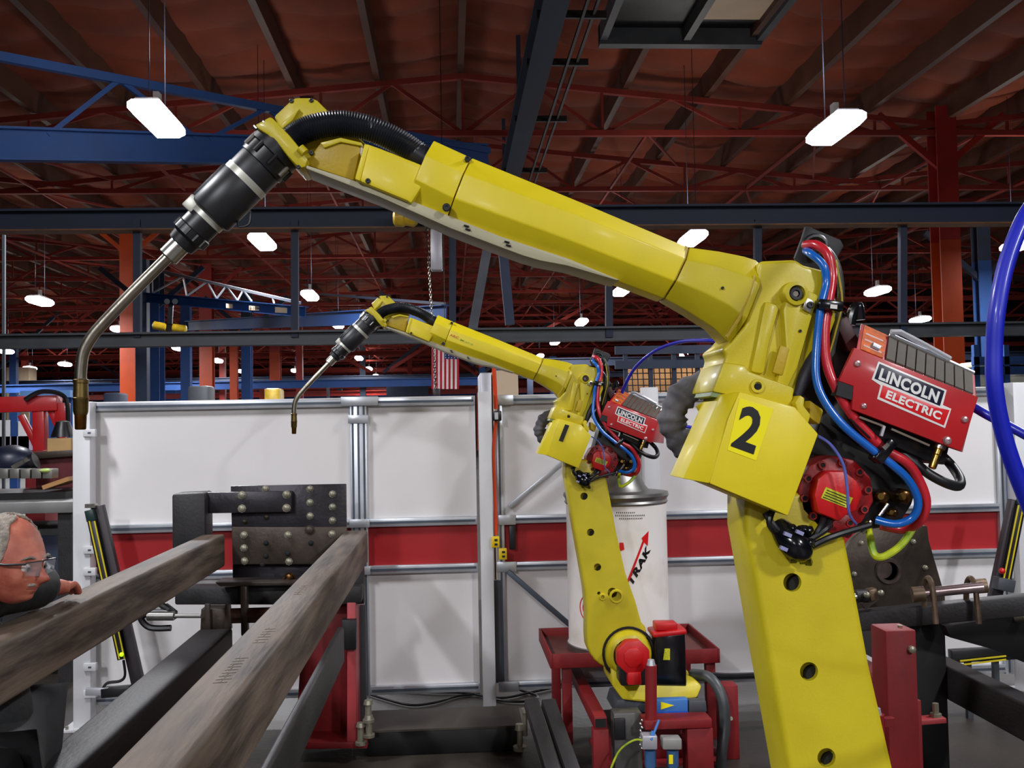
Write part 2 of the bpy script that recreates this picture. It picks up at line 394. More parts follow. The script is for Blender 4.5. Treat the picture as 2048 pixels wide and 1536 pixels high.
# ------------------------------------------------------------------ big steel overhead
def hangers(r, xs_, ya, yb, Y, w=.07, m=BLUE_DARK):
    for x in xs_: MB().beam(at(x, ya, Y), at(x, yb, Y), w, w).build('hanger', m, r, smooth=False)
r = thing('overhead_rail_frame', 'two long level steel beams joined by vertical hangers, crossing the whole view', 'steel frame', at(1024, 1500, 10)*V(1,1,0) if False else V(0, 10, 0))
MB().ibeam(at(-350, 446, 10), at(2450, 424, 10), .2, .21, .022).build('upper_beam', BLUE_DARK, r, smooth=False)
MB().beam(at(-350, 467, 9.97), at(2450, 445, 9.97), .21, .012).build('lit_flange_edge', LIT_EDGE, r, smooth=False)  # thin strip painting the orange light along the bottom flange
MB().ibeam(at(-350, 688, 10), at(2450, 652, 10), .16, .14, .02).build('lower_beam', GREYBEAM, r, smooth=False)
hangers(r, (-120, 275, 590, 905, 1218, 1515, 1805, 2200), 440, 675, 10)
for x in (-60, 2320): MB().beam(at(x, 430, 10), (at(x, 430, 10).x, 10, 0), .12, .12).build('post', BLUE_DARK, r, smooth=False)
for x in (-300, 2400): MB().beam(at(x, 430, 10), (at(x, 430, 10).x, 10, 8), .05, .05).build('drop_rod', BLUE_DARK, r, smooth=False)
r = thing('crane_runway', 'dark blue grey runway beam running away overhead in the middle', 'crane beam', (1.36, 17, 6.9))
MB().ibeam((1.36, 8, 7.0), (1.36, 26, 7.0), .32, .5, .03).build('beam', BLUE_DARK, r, smooth=False)
for x, z in ((1.78, 6.9), (1.93, 6.95)): MB().beam((x, 8, z), (x, 26, z), .035, .05).build('bus_bar', BLK, r, smooth=False)
for y in (12.6, 14.3, 17, 20.5, 24): MB().beam((1.2, y, 6.95), (2.1, y, 6.95), .05, .1).build('bracket', BLK, r, smooth=False)
for y in (13, 18, 23): MB().beam((1.36, y, 7.2), (1.36, y, 8.8), .08, .08).build('drop_rod', BLUE_DARK, r, smooth=False)
r = thing('hanging_brace', 'pair of slanting grey steel legs hanging under the runway beam', 'steel brace', at(985, 640, 13))
for a, b_, mm in (((985, 440), (945, 660), GREYBEAM), ((1000, 440), (1020, 650), BLUE_DARK), ((1000, 420), (900, 330), BLUE_DARK)):
    MB().beam(at(*a, 13), at(*b_, 13), .12, .1, (0, 1, 0)).build('leg', mm, r, smooth=False)
MB().box(tuple(at(920, 425, 12.9)), tuple(at(1040, 395, 13.15))).build('head_plate', BLUE_DARK, r)
# blue jibs
r = thing('jib_crane', 'big blue jib crane arm with a sloping truss top, upper left', 'crane', (at(-200, 850, 11.5).x, 11.5, 0))
a = at(-200, 283, 11.5); b_ = at(975, 312, 17)
MB().ibeam(a, b_, .16, .40, .03).build('arm_beam', BLUE_STEEL, r, smooth=False)
MB().beam(at(-200, 75, 11.5), at(978, 302, 17), .1, .11).build('top_chord', BLUE_STEEL, r, smooth=False)
def lp(t, q0, q1): return q0+(q1-q0)*t
c0, c1 = at(-200, 75, 11.5), at(978, 302, 17); d0, d1 = at(-200, 263, 11.5), at(975, 292, 17)
for ta, tb in ((.28, .18), (.28, .40), (.52, .42), (.52, .60), (.70, .62), (.70, .76), (.84, .78)):
    MB().beam(lp(ta, c0, c1), lp(tb, d0, d1), .05, .06).build('web_bar', BLUE_STEEL, r, smooth=False)
MB().beam((a.x, 11.5, 0), (a.x, 11.5, 6), .35, .35).build('mast', BLUE_STEEL, r, smooth=False)
r = thing('light_jib_crane', 'small light blue jib beam with grey lattice top and three white plates', 'crane', (at(285, 850, 20.8).x, 20.8, 0))
MB().ibeam(at(270, 593, 21), at(611, 624, 17.6), .14, .20, .02).build('arm_beam', BLUE_STEEL, r, smooth=False)
MB().beam(at(300, 537, 21), at(600, 606, 17.7), .05, .05).build('lattice_chord', ALU, r, smooth=False)
e0, e1 = at(300, 537, 21), at(600, 606, 17.7); g0, g1 = at(270, 583, 21), at(611, 613, 17.6)
for t, u in ((.02,.12),(.25,.12),(.25,.34),(.42,.34),(.42,.52),(.55,.52),(.55,.64),(.66,.64),(.66,.72),(.84,.84)):
    MB().beam(lp(t, e0, e1), lp(u, g0, g1), .025, .03).build('lattice_bar', ALU, r, smooth=False)
MB().beam((at(285, 590, 20.8).x, 20.8, 0), at(285, 520, 20.8), .22, .22).build('mast', BLUE_DARK, r, smooth=False)
for (x0, x1, ya, yb, Y, tx) in ((452, 478, 607, 616, 19.0, None), (498, 520, 611, 620, 18.5, '2-18M'), (550, 582, 614, 625, 18.0, None)):
    pl = MB(); yy = Y-.1; pl.prism([at(x0, yb, yy), at(x1, yb+1.5, yy), at(x1, ya+2.5, yy), at(x0, ya, yy)], (0, .01, 0))
    q = pl.build('name_plate', CREAM, r)
    if tx: text_quad(tx, at(x0+1, yb-1.5, yy), at(x1-1, yb, yy), at(x0+1, ya+1.5, yy), (0, -1, 0), 'plate_lettering', BLACK_PRINT, q, .02, .004)
t = thing('jib_hoist', 'dark trolley with short brass hoist cylinders under the small blue jib', 'hoist', at(338, 664, 19.9))
for x in (334, 350): MB().cyl(at(x, 603, 19.75), at(x, 603, 19.95), .055, n=14).build('wheel', BLK, t)
MB().beam(at(342, 610, 19.85), at(340, 648, 19.85), .09, .06).build('trolley_frame', BLK, t)
MB().lathe(at(306, 650, 19.9), at(334, 655, 19.9)-at(306, 650, 19.9), ((0,.05),(.02,.08),(.26,.08),(.28,.05))).build('motor_end', HOIST_Y, t)
MB().lathe(at(344, 655, 19.9), at(372, 659, 19.9)-at(344, 655, 19.9), ((0,.05),(.02,.08),(.26,.08),(.28,.05))).build('drum_end', HOIST_Y, t)
MB().beam(at(334, 654, 19.9), at(346, 656, 19.9), .12, .14).build('hoist_body', BLK, t)
r = thing('far_jib_crane', 'plain blue jib beam that rises toward the chain hoist, behind the small robot wrist', 'crane', (at(372, 850, 33).x, 33, 0))
MB().ibeam(at(372, 652, 33), at(893, 627, 17), .2, .30, .02).build('arm_beam', BLUE_STEEL, r, smooth=False)
MB().beam(at(640, 588, 24), at(893, 608, 17), .04, .05).build('tie_bar', BLUE_DARK, r, smooth=False)
MB().beam((at(372, 652, 33).x, 33, 0), at(372, 600, 33), .3, .3).build('mast', BLUE_STEEL, r, smooth=False)
# chain hoist on the overhead rail
t = thing('chain_hoist', 'yellow electric chain hoist with grey side box under the large forearm', 'hoist', at(835, 545, 9.75))
MB().lathe(at(786, 436, 9.75), (1, 0, 0), ((0, .05), (.02, .085), (.1, .09), (.12, .075), (.2, .09), (.24, .06))).build('motor_body', HOIST_Y, t)
MB().box(tuple(at(862, 540, 9.8)), tuple(at(884, 462, 9.92))).build('control_box', LAMPBODY, t, .01)
MB().box(tuple(at(848, 450, 9.74)), tuple(at(862, 425, 9.86))).build('chain_guide', BLK, t, .004)
ch = MB(); n = 62
for k in range(n):
    p = lp(k/n, at(853, 445, 9.78), at(872, 782, 9.78)); d = V(0, 0, 1); s_ = V(1, 0, 0) if k % 2 else V(0, 1, 0)
    pts = [p+s_*(.011*math.cos(q*PI/3))+d*(.02*math.sin(q*PI/3)) for q in range(7)]
    ch.tube(pts, .0042, 4, False)
ch.build('chain', TUBESTEEL, t, smooth=False)
pd = MB().box(tuple(at(866, 800, 9.72)), tuple(at(880, 778, 9.84))).build('chain_end_box', BLK, t, .004)
# roof hatch
r = thing('roof_hatch', 'dark framed roof opening with a pale beige cover, top right of centre', 'roof hatch', (3.9, 14.7, 8.2))
MB().prism([(2.6, 13, 8.05), (5.35, 13, 8.05), (5.35, 13, 8.6), (2.6, 13, 8.6)], (0, .12, 0)).build('frame_bar', GREYBEAM, r)
MB().box((2.6, 16.3, 8.0), (5.35, 16.5, 8.35)).build('frame_bar', GREYBEAM, r)
for x in (2.6, 4.0, 5.25): MB().box((x, 13, 8.05), (x+.12, 16.4, 8.35)).build('frame_bar', GREYBEAM, r)
MB().box((4.15, 14.2, 8.22), (5.25, 15.8, 8.25)).build('cover_sheet', CREAM, r)
MB().box((2.7, 13.1, 8.28), (5.3, 16.3, 8.32)).build('dark_sheet', DARKBOX, r)
# flag
t = thing('hanging_flag', 'red and white striped flag with blue canton hanging upright below the small forearm', 'flag', at(890, 780, 16))
cols = MB(); W0 = 863; W1 = 918; yt, yb = 672, 778
for s in range(13):
    cols.cur = s % 2
    xa = W0+(W1-W0)*s/13; xb = W0+(W1-W0)*(s+1)/13
    top = yt+46 if s >= 6 else yt
    for q in range(6):
        a_, b2_ = top+(yb-top)*q/6, top+(yb-top)*(q+1)/6
        def fp(x, y): p = at(x, y, 16); p.y += .03*math.sin(x*.35+y*.02); return p
        cols.add([fp(xa, a_), fp(xb, a_), fp(xb, b2_), fp(xa, b2_)], [(0, 1, 2, 3)])
mf = [mat('flag_red', (176, 24, 44), .8, 0, 0), mat('flag_white', (222, 206, 206), .8, 0, 0)]
cols.build('stripes', mf, t)
cols = MB(); xa = W0+(W1-W0)*6/13
for q in range(7):
    x_, x2 = lp(q/7, xa, W1), lp((q+1)/7, xa, W1)
    cols.add([fp(x_, yt), fp(x2, yt), fp(x2, yt+46), fp(x_, yt+46)], [(0, 1, 2, 3)])
cn = cols.build('canton', mat('flag_blue', (36, 44, 96), .8, 0, 0), t)
st = MB()
for i in range(9):
    for j in range(5):
        p = fp(lp((j+.5+.0)/5, xa, W1), yt+46*(i+.5)/9); p.y -= .012
        st.add([p+V(math.sin(q*PI/5)*(.011 if q % 2 == 0 else .005), 0, math.cos(q*PI/5)*(.011 if q % 2 == 0 else .005)) for q in range(10)], [tuple(range(10))])
s_ = st.build('star_field', mf[1], cn)
MB().cyl(at(W0-4, yt-2, 16), at(W1+4, yt-2, 16), .012, n=8).build('pole', GREYBEAM, t)
MB().cyl(at(890, yt-2, 16), at(890, yt-2, 16)*V(1,1,0)+V(0,0,8.8), .006, n=5).build('cord', BLK, t)
# far cabinets, rack, panels behind the partition
t = thing('tall_cabinet', 'tall cream cabinet with paler grey left side, above the middle of the partition', 'cabinet', at(1000, 1250, 9)*V(1,1,0))
def pb(x0, y0, x1, y1, Y, dep): a = at(x0, y1, Y); b2_ = at(x1, y0, Y); return MB().box((a.x, Y, a.z), (b2_.x, Y+dep, b2_.z))
a = at(985, 741, 9); b2_ = at(1036, 741, 9)
MB().box((a.x, 9, 0), (b2_.x, 9.8, a.z)).build('cabinet_body', CREAM, t, .01)
MB().box((at(960,745,9).x, 9.02, 0), (a.x-.01, 9.8, at(960, 745, 9).z)).build('side_unit', LAMPBODY, t, .01)
t = thing('cream_wall_panel', 'cream and orange lit wire mesh screen right of the small robot hose', 'screen', at(1340, 1200, 12)*V(1,1,0))
for i, (x0, x1) in enumerate(((1255, 1298), (1302, 1345), (1349, 1392), (1396, 1440))):
    pb(x0, 722, x1, 800, 12.2, .03).build('sheet_panel', mat('orange_lit_sheet', (230, 170, 110), .6, 0, .1, 3), t)  # orange light on the cream panels is put into their colour
for x in (1250, 1300, 1347, 1394, 1442): MB().beam(at(x, 700, 12), (at(x, 700, 12).x, 12, 0), .05, .05).build('post', BLUE_DARK, t, smooth=False)
for y in (698, 727): MB().beam(at(1230, y+3, 12), at(1450, y, 12), .06, .1).build('rail', BLUE_DARK, t, smooth=False)
m = MB()
for k in range(18):
    x = 1252+k*11; m.cyl(at(x, 730, 12.1), at(x+4, 800, 12.1), .008, n=4)
for k in range(6): m.cyl(at(1250, 735+k*12, 12.1), at(1440, 733+k*12, 12.1), .008, n=4)
tag(m.build('wire_mesh', BLK, t, smooth=False), kind='stuff')
t = thing('storage_rack', 'blue storage rack with pale boxes behind the right air line', 'rack', at(2000, 1200, 11)*V(1,1,0))
for x in (1950, 2010, 2080, 2150): MB().beam((at(x, 700, 11).x, 11, 0), at(x, 690, 11), .06, .06).build('upright', BLUE_STEEL, t, smooth=False)
for y in (722, 742, 790): MB().beam(at(1945, y, 11), at(2155, y-3, 11), .06, .09).build('shelf_beam', BLUE_STEEL, t, smooth=False)
for x0, x1, y0, y1, lab in ((1955, 1975, 738, 772, 1), (1988, 2006, 738, 772, 2), (2014, 2060, 736, 772, 3), (1955, 2000, 722, 733, 4)):
    pb(x0, y0, x1, y1, 11.1, .4).build('pale_panel', mat('pale_panel_paint', (226, 222, 190), .6, 0, .05), t, .01)

# ------------------------------------------------------------------ distant cross steel low over the hall floor
for k, (y, z, mm, x0, x1, h) in enumerate(((44, 3.6, BLUE_STEEL, -26, 2, .35), (52, 4.2, BLUE_DARK, -30, 30, .3), (60, 3.7, REDCOL, -30, 14, .3), (66, 4.4, TRUSS, -30, 30, .35),
        (74, 4.1, BLUE_STEEL, -32, 30, .5), (82, 4.9, REDCOL, -34, 34, .5), (90, 4.6, ORANGE_COL, -34, 30, .5), (36, 3.9, BLUE_DARK, 3, 22, .3), (48, 5.2, TRUSS, -30, 30, .2), (70, 5.6, TRUSS, -30, 30, .25), (93, 6.6, BLUE_STEEL, -34, 34, .4))):
    MB().ibeam((x0, y, z), (x1, y, z), .2, h, .04).build('far_cross_beam', mm, CE, smooth=False)
rr = random.Random(11); mlist = (REDCOL, ORANGE_COL, BLUE_STEEL, BLUE_DARK, TRUSS)
for k in range(54):
    y = rr.uniform(42, 94); x = rr.uniform(-.46, .5)*y*1.05; hh = rr.uniform(4.2, 6.8)
    MB().beam((x, y, 0), (x, y, hh), .3, .3).build('far_stanchion', mlist[k % 5], CE, smooth=False)
for k in range(26):
    y = rr.uniform(50, 94); x = rr.uniform(-.46, .5)*y; hh = rr.uniform(3.2, 5.4); w_ = rr.uniform(1, 4)
    MB().box((x, y, 0), (x+w_, y+1, hh)).build('far_rack_block', (BLUE_DARK, REDCOL, CREAM, GREYBEAM, DARKWALL, BLUE_STEEL)[k % 6], CE, smooth=False)
for k in range(30):
    y = rr.uniform(40, 92); x = rr.uniform(-.46, .45)*y; s_ = rr.choice((-1, 1))
    MB().beam((x, y, 4.2), (x+s_*rr.uniform(2, 6), y, 7.3), .14, .14).build('far_brace', TRUSS if k % 3 else BLUE_DARK, CE, smooth=False)
# ------------------------------------------------------------------ welding robot (large one, then copied)
YR = 2.1
def A(px, py, d=0): return at(px, py, YR+d)
TR = V(-.028, 2.99, -.035)
def B(x, y, d=0): return at(x, y, YR+TR.y+d)-TR
def px(n): return n*YR/F
RB = thing('welding_robot', 'large yellow welding robot marked 2 with its long arm across the picture', 'robot', B(1290, 1420, .05))
def pp(mb, pts, d0, d1): 
    return mb.prism([A(x, y, d0) for x, y in pts], (0, d1-d0, 0))
def part(mb, name, m, parent=RB, **k): return mb.build(name, m, parent, **k)
def screw(x, y, d, r=.006, parent=RB, m=BLK, name='screw', depth=.004):
    b = MB().lathe(A(x, y, d), (0, -1, 0), ((-.004, r), (depth*.7, r), (depth, r*.8), (depth, r*.45), (depth*.3, r*.4), (depth*.3, .0005)), 12)
    return part(b, name, m, parent)
def octo(top, bot, W, ca=.42, cb=.45):
    T = A(*top); Bq = A(*bot); c = (T+Bq)/2; v = (T-Bq)/2; y = V(0, W, 0)
    return [c+v*s+y*q for s, q in ((1,-cb),(ca,-1),(-ca,-1),(-1,-cb),(-1,cb),(-ca,1),(ca,1),(1,cb))]
def arc(c, r, a0, a1, n): return [(c[0]+r*math.cos(math.radians(a0+(a1-a0)*i/n)), c[1]+r*math.sin(math.radians(a0+(a1-a0)*i/n))) for i in range(n+1)]
# lower arm
arm = MB()
out = [(1492, 985), (1492, 1060), (1508, 1150), (1538, 1320), (1560, 1440), (1578, 1540), (1595, 1640), (1604, 1740)]
hub = (1752, 1878)
out += arc(hub, 146, 190, -20, 14)[0:0] + [(1604, 1860)] + arc(hub, 148, 178, -38, 16)[1:]
out += [(1838, 1680), (1788, 1540), (1740, 1330), (1706, 1150), (1684, 1040), (1660, 985)]
o = pp(arm, out, -.075, .075)
LA = part(arm, 'lower_arm', YEL, bevel=.012, seg=3)
cut = MB()
holes = [(1600, 1172, 18), (1634, 1354, 18), (1670, 1530, 18), (1745, 1658, 23), (1678, 1662, 8)]
for x, y, r in holes: cut.cyl(A(x, y, -.12), A(x, y, -.12)+V(0, .09, 0), px(r), n=24)
subtract(LA, cut)
for x, y, r in holes: part(MB().cyl(A(x, y, -.074)+V(0,.012,0), A(x, y, -.074)+V(0,.03,0), px(r)*.99, n=20), 'hole_shade', HOLE, LA)  # black discs paint the shade inside the holes
part(MB().tube_rings(A(1745, 1658, -.075), V(0, -1, 0), ((0, px(34)), (.012, px(30)), (.012, px(24)), (0, px(24))), 24), 'boss', YEL, LA)
part(MB().tube_rings(A(1678, 1662, -.075), V(0, -1, 0), ((0, px(18)), (.012, px(14)), (.012, px(9)), (0, px(9))), 20), 'boss', YEL, LA)
# shoulder hub and base (matches what is seen on the small robot)
hc = B(1252, 1300, 0)
part(MB().tube_rings(hc+V(0, -.07, 0), V(0, -1, 0), ((-.1, .118), (.0, .118), (.03, .112), (.05, .10), (.055, .085), (.03, .08), (-.08, .08)), 32), 'shoulder_hub', YEL)
part(MB().tube_rings(hc+V(0, -.072, 0), V(0, -1, 0), ((0, .136), (.008, .132), (.008, .122), (0, .12)), 32), 'hub_ring', BLK)
mb = MB().box((hc.x-.07, YR-.24, hc.z-.12), (hc.x+.07, YR-.05, hc.z+.06)); part(mb, 'shoulder_motor', BLK, bevel=.012)
oc = B(1267, 1315, -.28)
def ngon(c, r, n, ph=0): return [Vector(c)+V(r*math.cos(2*PI*k/n+ph), 0, r*math.sin(2*PI*k/n+ph)) for k in range(n)]
q = part(MB().prism(ngon(oc, .085, 8, PI/8), (0, .06, 0)), 'motor_cap', RED_MOTOR, bevel=.006)
part(MB().prism(ngon(oc+V(0, -.008, 0), .05, 8, PI/8), (0, .02, 0)), 'cap_face', RED_MOTOR, q, bevel=.004)
mb = MB().box((oc.x-.03, oc.y-.005, oc.z-.13), (oc.x+.035, oc.y+.05, oc.z-.07)); part(mb, 'connector', RED_MOTOR, bevel=.005)
b0 = [B(1222, 1335, -.1), B(1225, 1372, -.12), B(1245, 1400, -.16), B(1290, 1405, -.16), B(1395, 1396, -.16), B(1405, 1372, -.12), B(1390, 1360, -.1), B(1330, 1366, -.1), B(1275, 1345, -.1)]
part(MB().prism(b0, (0, .29, 0)), 'turntable', YEL, bevel=.012)
part(MB().prism([B(1218, 1290, -.02), B(1226, 1370, -.02), B(1300, 1390, -.02), B(1310, 1340, -.02), B(1290, 1250, -.02), B(1240, 1245, -.02)], (0, .12, 0)), 'shoulder_casting', YEL, bevel=.012)
p0 = B(1337, 1370, -.04); p1 = B(1334, 1262, -.04)
part(MB().beam(p0, p1, .155, .15), 'base_motor', BLK_GLOSS, bevel=.012)
part(MB().beam(B(1334, 1266, -.04), B(1333, 1256, -.04), .17, .16), 'base_motor_cap', RED_MOTOR, bevel=.008)
part(MB().beam(B(1330, 1258, -.06), B(1330, 1243, -.06), .11, .09), 'base_motor_plug', RED_MOTOR, bevel=.006)
part(MB().prism([B(1327, 1320, -.125), B(1340, 1320, -.125), B(1340, 1298, -.125), B(1330, 1298, -.125)], (0, .01, 0)), 'warning_sticker', DECAL_G)
part(MB().prism([B(1235, 1400, -.12), B(1400, 1398, -.12), B(1412, 1425, -.12), B(1228, 1425, -.12)], (0, .25, 0)), 'base_flange', GREYBEAM, bevel=.006)
# upper casting (elbow housing)
pts = [(1520,522),(1592,519),(1608,530),(1648,540),(1668,580),(1672,640),(1650,700),(1624,760),(1592,818),(1430,783),(1447,727),(1452,711),(1443,699),(1464,682),(1490,652),(1512,584),(1516,540)]
EL = part(pp(MB(), pts, -.075, .10), 'elbow_casting', YEL, bevel=.012, seg=3)
part(pp(MB(), [(1584,566),(1606,574),(1640,590),(1624,640),(1597,735),(1570,790),(1548,782),(1572,700),(1566,620)], -.098, -.06), 'raised_rib', YEL, EL, bevel=.008)
part(pp(MB(), [(1530,600),(1562,610),(1540,690),(1530,750),(1500,745),(1512,690)], -.088, -.06), 'raised_web', YEL, EL, bevel=.010)
part(pp(MB(), [(1561,690),(1580,696),(1566,752),(1545,745)], -.100, -.09), 'painted_recess', YEL_DARK, EL, bevel=.003)  # proud plate; its darker yellow paints the shade of a recess
part(pp(MB(), [(1447,724),(1493,730),(1498,742),(1590,775),(1584,818),(1480,794),(1424,784)], -.118, .06), 'lower_flange', YEL, EL, bevel=.008)
part(pp(MB(), [(1424,784),(1460,792),(1476,797),(1473,804),(1420,792)], -.112, .02), 'flange_gasket', mat('green_grey_gasket', (120, 140, 90), .5, 0, .1), EL)
q = part(MB().tube_rings(A(1590, 588, -.095), V(0, -1, 0), ((-.02, px(26)), (.012, px(23)), (.014, px(16)), (.004, px(15)), (.004, .001)), 24), 'screw_boss', YEL, EL)
part(MB().tube_rings(A(1590, 588, -.1), V(0, -1, 0), ((-.01, px(14)), (.006, px(14)), (.009, px(12)), (.009, px(7)), (.003, px(6)), (.003, .001)), 20), 'plug_screw', BLK, EL)
part(MB().tube_rings(A(1590, 588, -.103), V(0, -1, 0), ((0, px(6)), (.004, px(6)), (.004, .001)), 6), 'hex_core', mat('core_grey', (120, 110, 104), .4, .5, .1), EL)
part(MB().tube_rings(A(1514, 772, -.118), V(0, -1, 0), ((-.01, px(15)), (.006, px(13)), (.006, px(8)), (.002, px(7)), (.002, .001)), 20), 'small_boss', YEL, EL)
part(MB().tube_rings(A(1515, 773, -.12), V(0, -1, 0), ((0, px(6.5)), (.005, px(6)), (.005, .001)), 14), 'boss_hole', HOLE, EL)
screw(1600, 662, -.098, px(3), EL)
part(pp(MB(), [(1611,594),(1628,602),(1622,626),(1606,618)], -.106, -.098), 'clip_plate', STEEL, EL, bevel=.001)
screw(1620, 610, -.106, px(7), EL)
# rear collar and forearm
rings = [octo((1514,538),(1452,690),.088), octo((1500,526),(1440,682),.088), octo((1478,518),(1418,658),.078), octo((1430,508),(1368,626),.074), octo((1372,500),(1324,601),.070)]
CO = part(MB().loft(rings), 'forearm_collar', YEL, bevel=.003)
part(pp(MB(), [(1509,548),(1512,556),(1502,590),(1481,640),(1455,678),(1452,672),(1476,634),(1497,588)], -.088, -.082), 'seam', YEL_DARK, CO, bevel=.001)
screw(1445, 576, -.078, px(3), CO)
rings = [octo((1370,499),(1322,600),.069), octo((1364,496),(1317,597),.069)]
part(MB().loft(rings), 'seam_ring', YEL_DARK, CO)
rings = [octo((1368,499.5),(1320,600.5),.072), octo((1160,412),(1105,520),.072), octo((943,324),(893,452),.072, .38)]
FA = part(MB().loft(rings), 'forearm', YEL_COVER, bevel=.003)
rings = [octo((941,323),(891,451),.071, .38), octo((868,290),(817,414),.072, .38)]
FC = part(MB().loft(rings), 'forearm_cover', YEL_COVER, bevel=.002)
Tq = [(872,310),(822,396)]
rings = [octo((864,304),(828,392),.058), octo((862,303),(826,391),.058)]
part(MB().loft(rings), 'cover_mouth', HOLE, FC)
screw(893, 415, -.070, px(8), FC); screw(935, 318, -.05, px(6), FC)
un = [(612,330),(705,360),(815,398),(900,432),(1000,472),(1134,516),(1240,560),(1232,560),(1134,531),(1080,521),(1046,511),(1000,494),(900,456),(760,394),(612,337)]
UC = part(pp(MB(), un, -.050, .05), 'underside_cover', GREYCOVER, bevel=.004)
for x, y in ((933, 452), (936, 459), (1014, 484), (1017, 491)):
    part(MB().beam(A(x-5, y-1.5, -.0525), A(x+5, y+1.5, -.0525), .005, .0028), 'slot', HOLE, UC)
part(pp(MB(), [(729,285),(760,296),(846,330),(862,345),(822,408),(815,402),(708,358),(712,344)], -.066, .055), 'front_tray', YEL_COVER, bevel=.006)
part(pp(MB(), [(729,287),(738,290),(720,362),(710,358)], -.069, -.06), 'tray_lip', YEL_COVER, bevel=.002)
screw(736, 362, -.066, px(5))
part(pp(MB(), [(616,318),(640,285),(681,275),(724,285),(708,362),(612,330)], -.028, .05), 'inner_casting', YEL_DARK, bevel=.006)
part(pp(MB(), [(640,285),(681,275),(724,285),(724,292),(681,284),(648,296)], -.034, -.02), 'casting_edge', YEL, bevel=.002)
# wrist
WR = part(pp(MB(), [(548,232),(580,202),(590,195),(622,195),(634,200),(658,224),(735,290),(700,300),(640,318),(600,330),(575,290)], .02, .05), 'wrist_fork', YEL, bevel=.005)
for x, y in ((583,202), (623,201)): screw(x, y, .02, px(4.5), WR)
part(pp(MB(), [(560,246),(600,215),(586,240),(560,262)], .004, .03), 'fork_rib', YEL, WR, bevel=.004)
WF = part(pp(MB(), [(506,251),(541,232),(549,240),(579,270),(600,296),(616,318),(611,334),(598,337),(575,312),(556,288),(533,268)], -.055, .055), 'wrist_flange', YEL, bevel=.005)
for a_, b_ in (((508,252),(520,240)), ((526,243),(538,235))): part(MB().cyl(A(*a_, -.05), A(a_[0]+6, a_[1]+6, -.05), px(5), n=10), 'flange_bolt', STEEL, WF)
part(MB().cyl(A(600, 296, -.06), A(610, 306, -.06), px(9), n=12), 'flange_knob', YEL, WF)
screw(623, 306, -.03, px(5), WF); screw(597, 334, -.056, px(4), WF)
# torch: axis from flange towards lower left
a0 = A(565, 287); a1 = A(338, 512); ax = (a1-a0); L_ = ax.length; ax.normalize()
def T_(t): return a0+ax*px(t)
def seg(t0, t1, r0, r1=None, n=26): return MB().tube_rings(T_(0), ax, ((px(t0), px(r0)), (px(t1), px(r1 if r1 else r0))), n)
mb = MB().tube_rings(T_(0), ax, tuple((px(t), px(r)) for t, r in ((8, 52), (30, 54), (32, 50), (60, 50), (62, 45), (66, 45))), 28); TB = part(mb, 'torch_collar', BLK)
for k in range(9):
    an = 2*PI*k/9; u = ax.orthogonal().normalized(); v = ax.cross(u); o = (u*math.cos(an)+v*math.sin(an))*px(51)
    part(MB().cyl(T_(28)+o, T_(52)+o, px(5), n=8), 'collar_bolt', STEEL if k % 3 == 0 else BLK, TB)
part(MB().tube_rings(T_(0), ax, tuple((px(t), px(r)) for t, r in ((60, 46), (64, 47), (100, 47), (101, 46), (108, 46), (110, 47), (198, 47), (202, 45), (206, 36))), 32), 'torch_body', mat('torch_black', (30, 31, 36), .42, 0, .15, 8))
part(seg(96, 110, 48), 'silver_band', SILVER_TAPE)
side = (A(395, 385)-A(420, 410)).normalized()
part(MB().beam(T_(110)+side*px(45), T_(196)+side*px(45), px(10), px(30), (0, 1, 0)), 'side_rail', mat('torch_black', (0, 0, 0)), bevel=.002)
part(MB().tube_rings(T_(0), ax, ((px(204), px(37)), (px(216), px(37)), (px(217), px(34))), 28), 'pale_band', SILVER_TAPE)
part(MB().beam(T_(196)+side*px(30)+V(0,-.014,0), T_(226)+side*px(30)+V(0,-.014,0), px(34), px(26), (0, 1, 0)), 'quick_release', SILVER_TAPE, bevel=.003)
part(MB().tube_rings(T_(0), ax, tuple((px(t), px(r)) for t, r in ((214, 35), (244, 35), (246, 38), (262, 38), (268, 30), (284, 28), (286, 24))), 28), 'torch_tail', BLK)
for k in range(12):
    an = 2*PI*k/12; u = ax.orthogonal().normalized(); v = ax.cross(u); o = (u*math.cos(an)+v*math.sin(an))*px(37)
    part(MB().beam(T_(246)+o, T_(262)+o, px(6), px(4)), 'grip_rib', BLK)
part(MB().tube_rings(T_(0), ax, tuple((px(t), px(r)) for t, r in ((284, 19), (286, 21), (318, 21), (321, 18), (321, 11))), 26), 'steel_sleeve', STEEL)
neck = spline([T_(318), A(262, 588), A(205, 648), A(182, 676), A(167, 706), A(162, 740), A(161, 765)], 7)
part(MB().tube(neck, px(11.5), 16), 'torch_neck', TUBESTEEL)
nz = A(162, 760); dn = (A(161, 860)-nz).normalized()
NZ = part(MB().tube_rings(nz, dn, tuple((px(t), px(r)) for t, r in ((-2, 12), (0, 15), (6, 15), (7, 13.5), (34, 14), (35, 15.5), (38, 15.5), (40, 14.5), (62, 14), (68, 12))), 24), 'torch_nozzle', BRONZE)
part(MB().tube_rings(nz, dn, tuple((px(t), px(r)) for t, r in ((67, 11.5), (95, 10.5), (96, 10), (97, 8), (90, 6))), 20), 'contact_tip', COPPER, NZ)
part(MB().tube(spline([T_(170)-side*px(44), T_(178)-side*px(56), T_(160)-side*px(66), T_(140)-side*px(50)], 5), px(2.5), 6), 'cable_tie_loop', BLK)
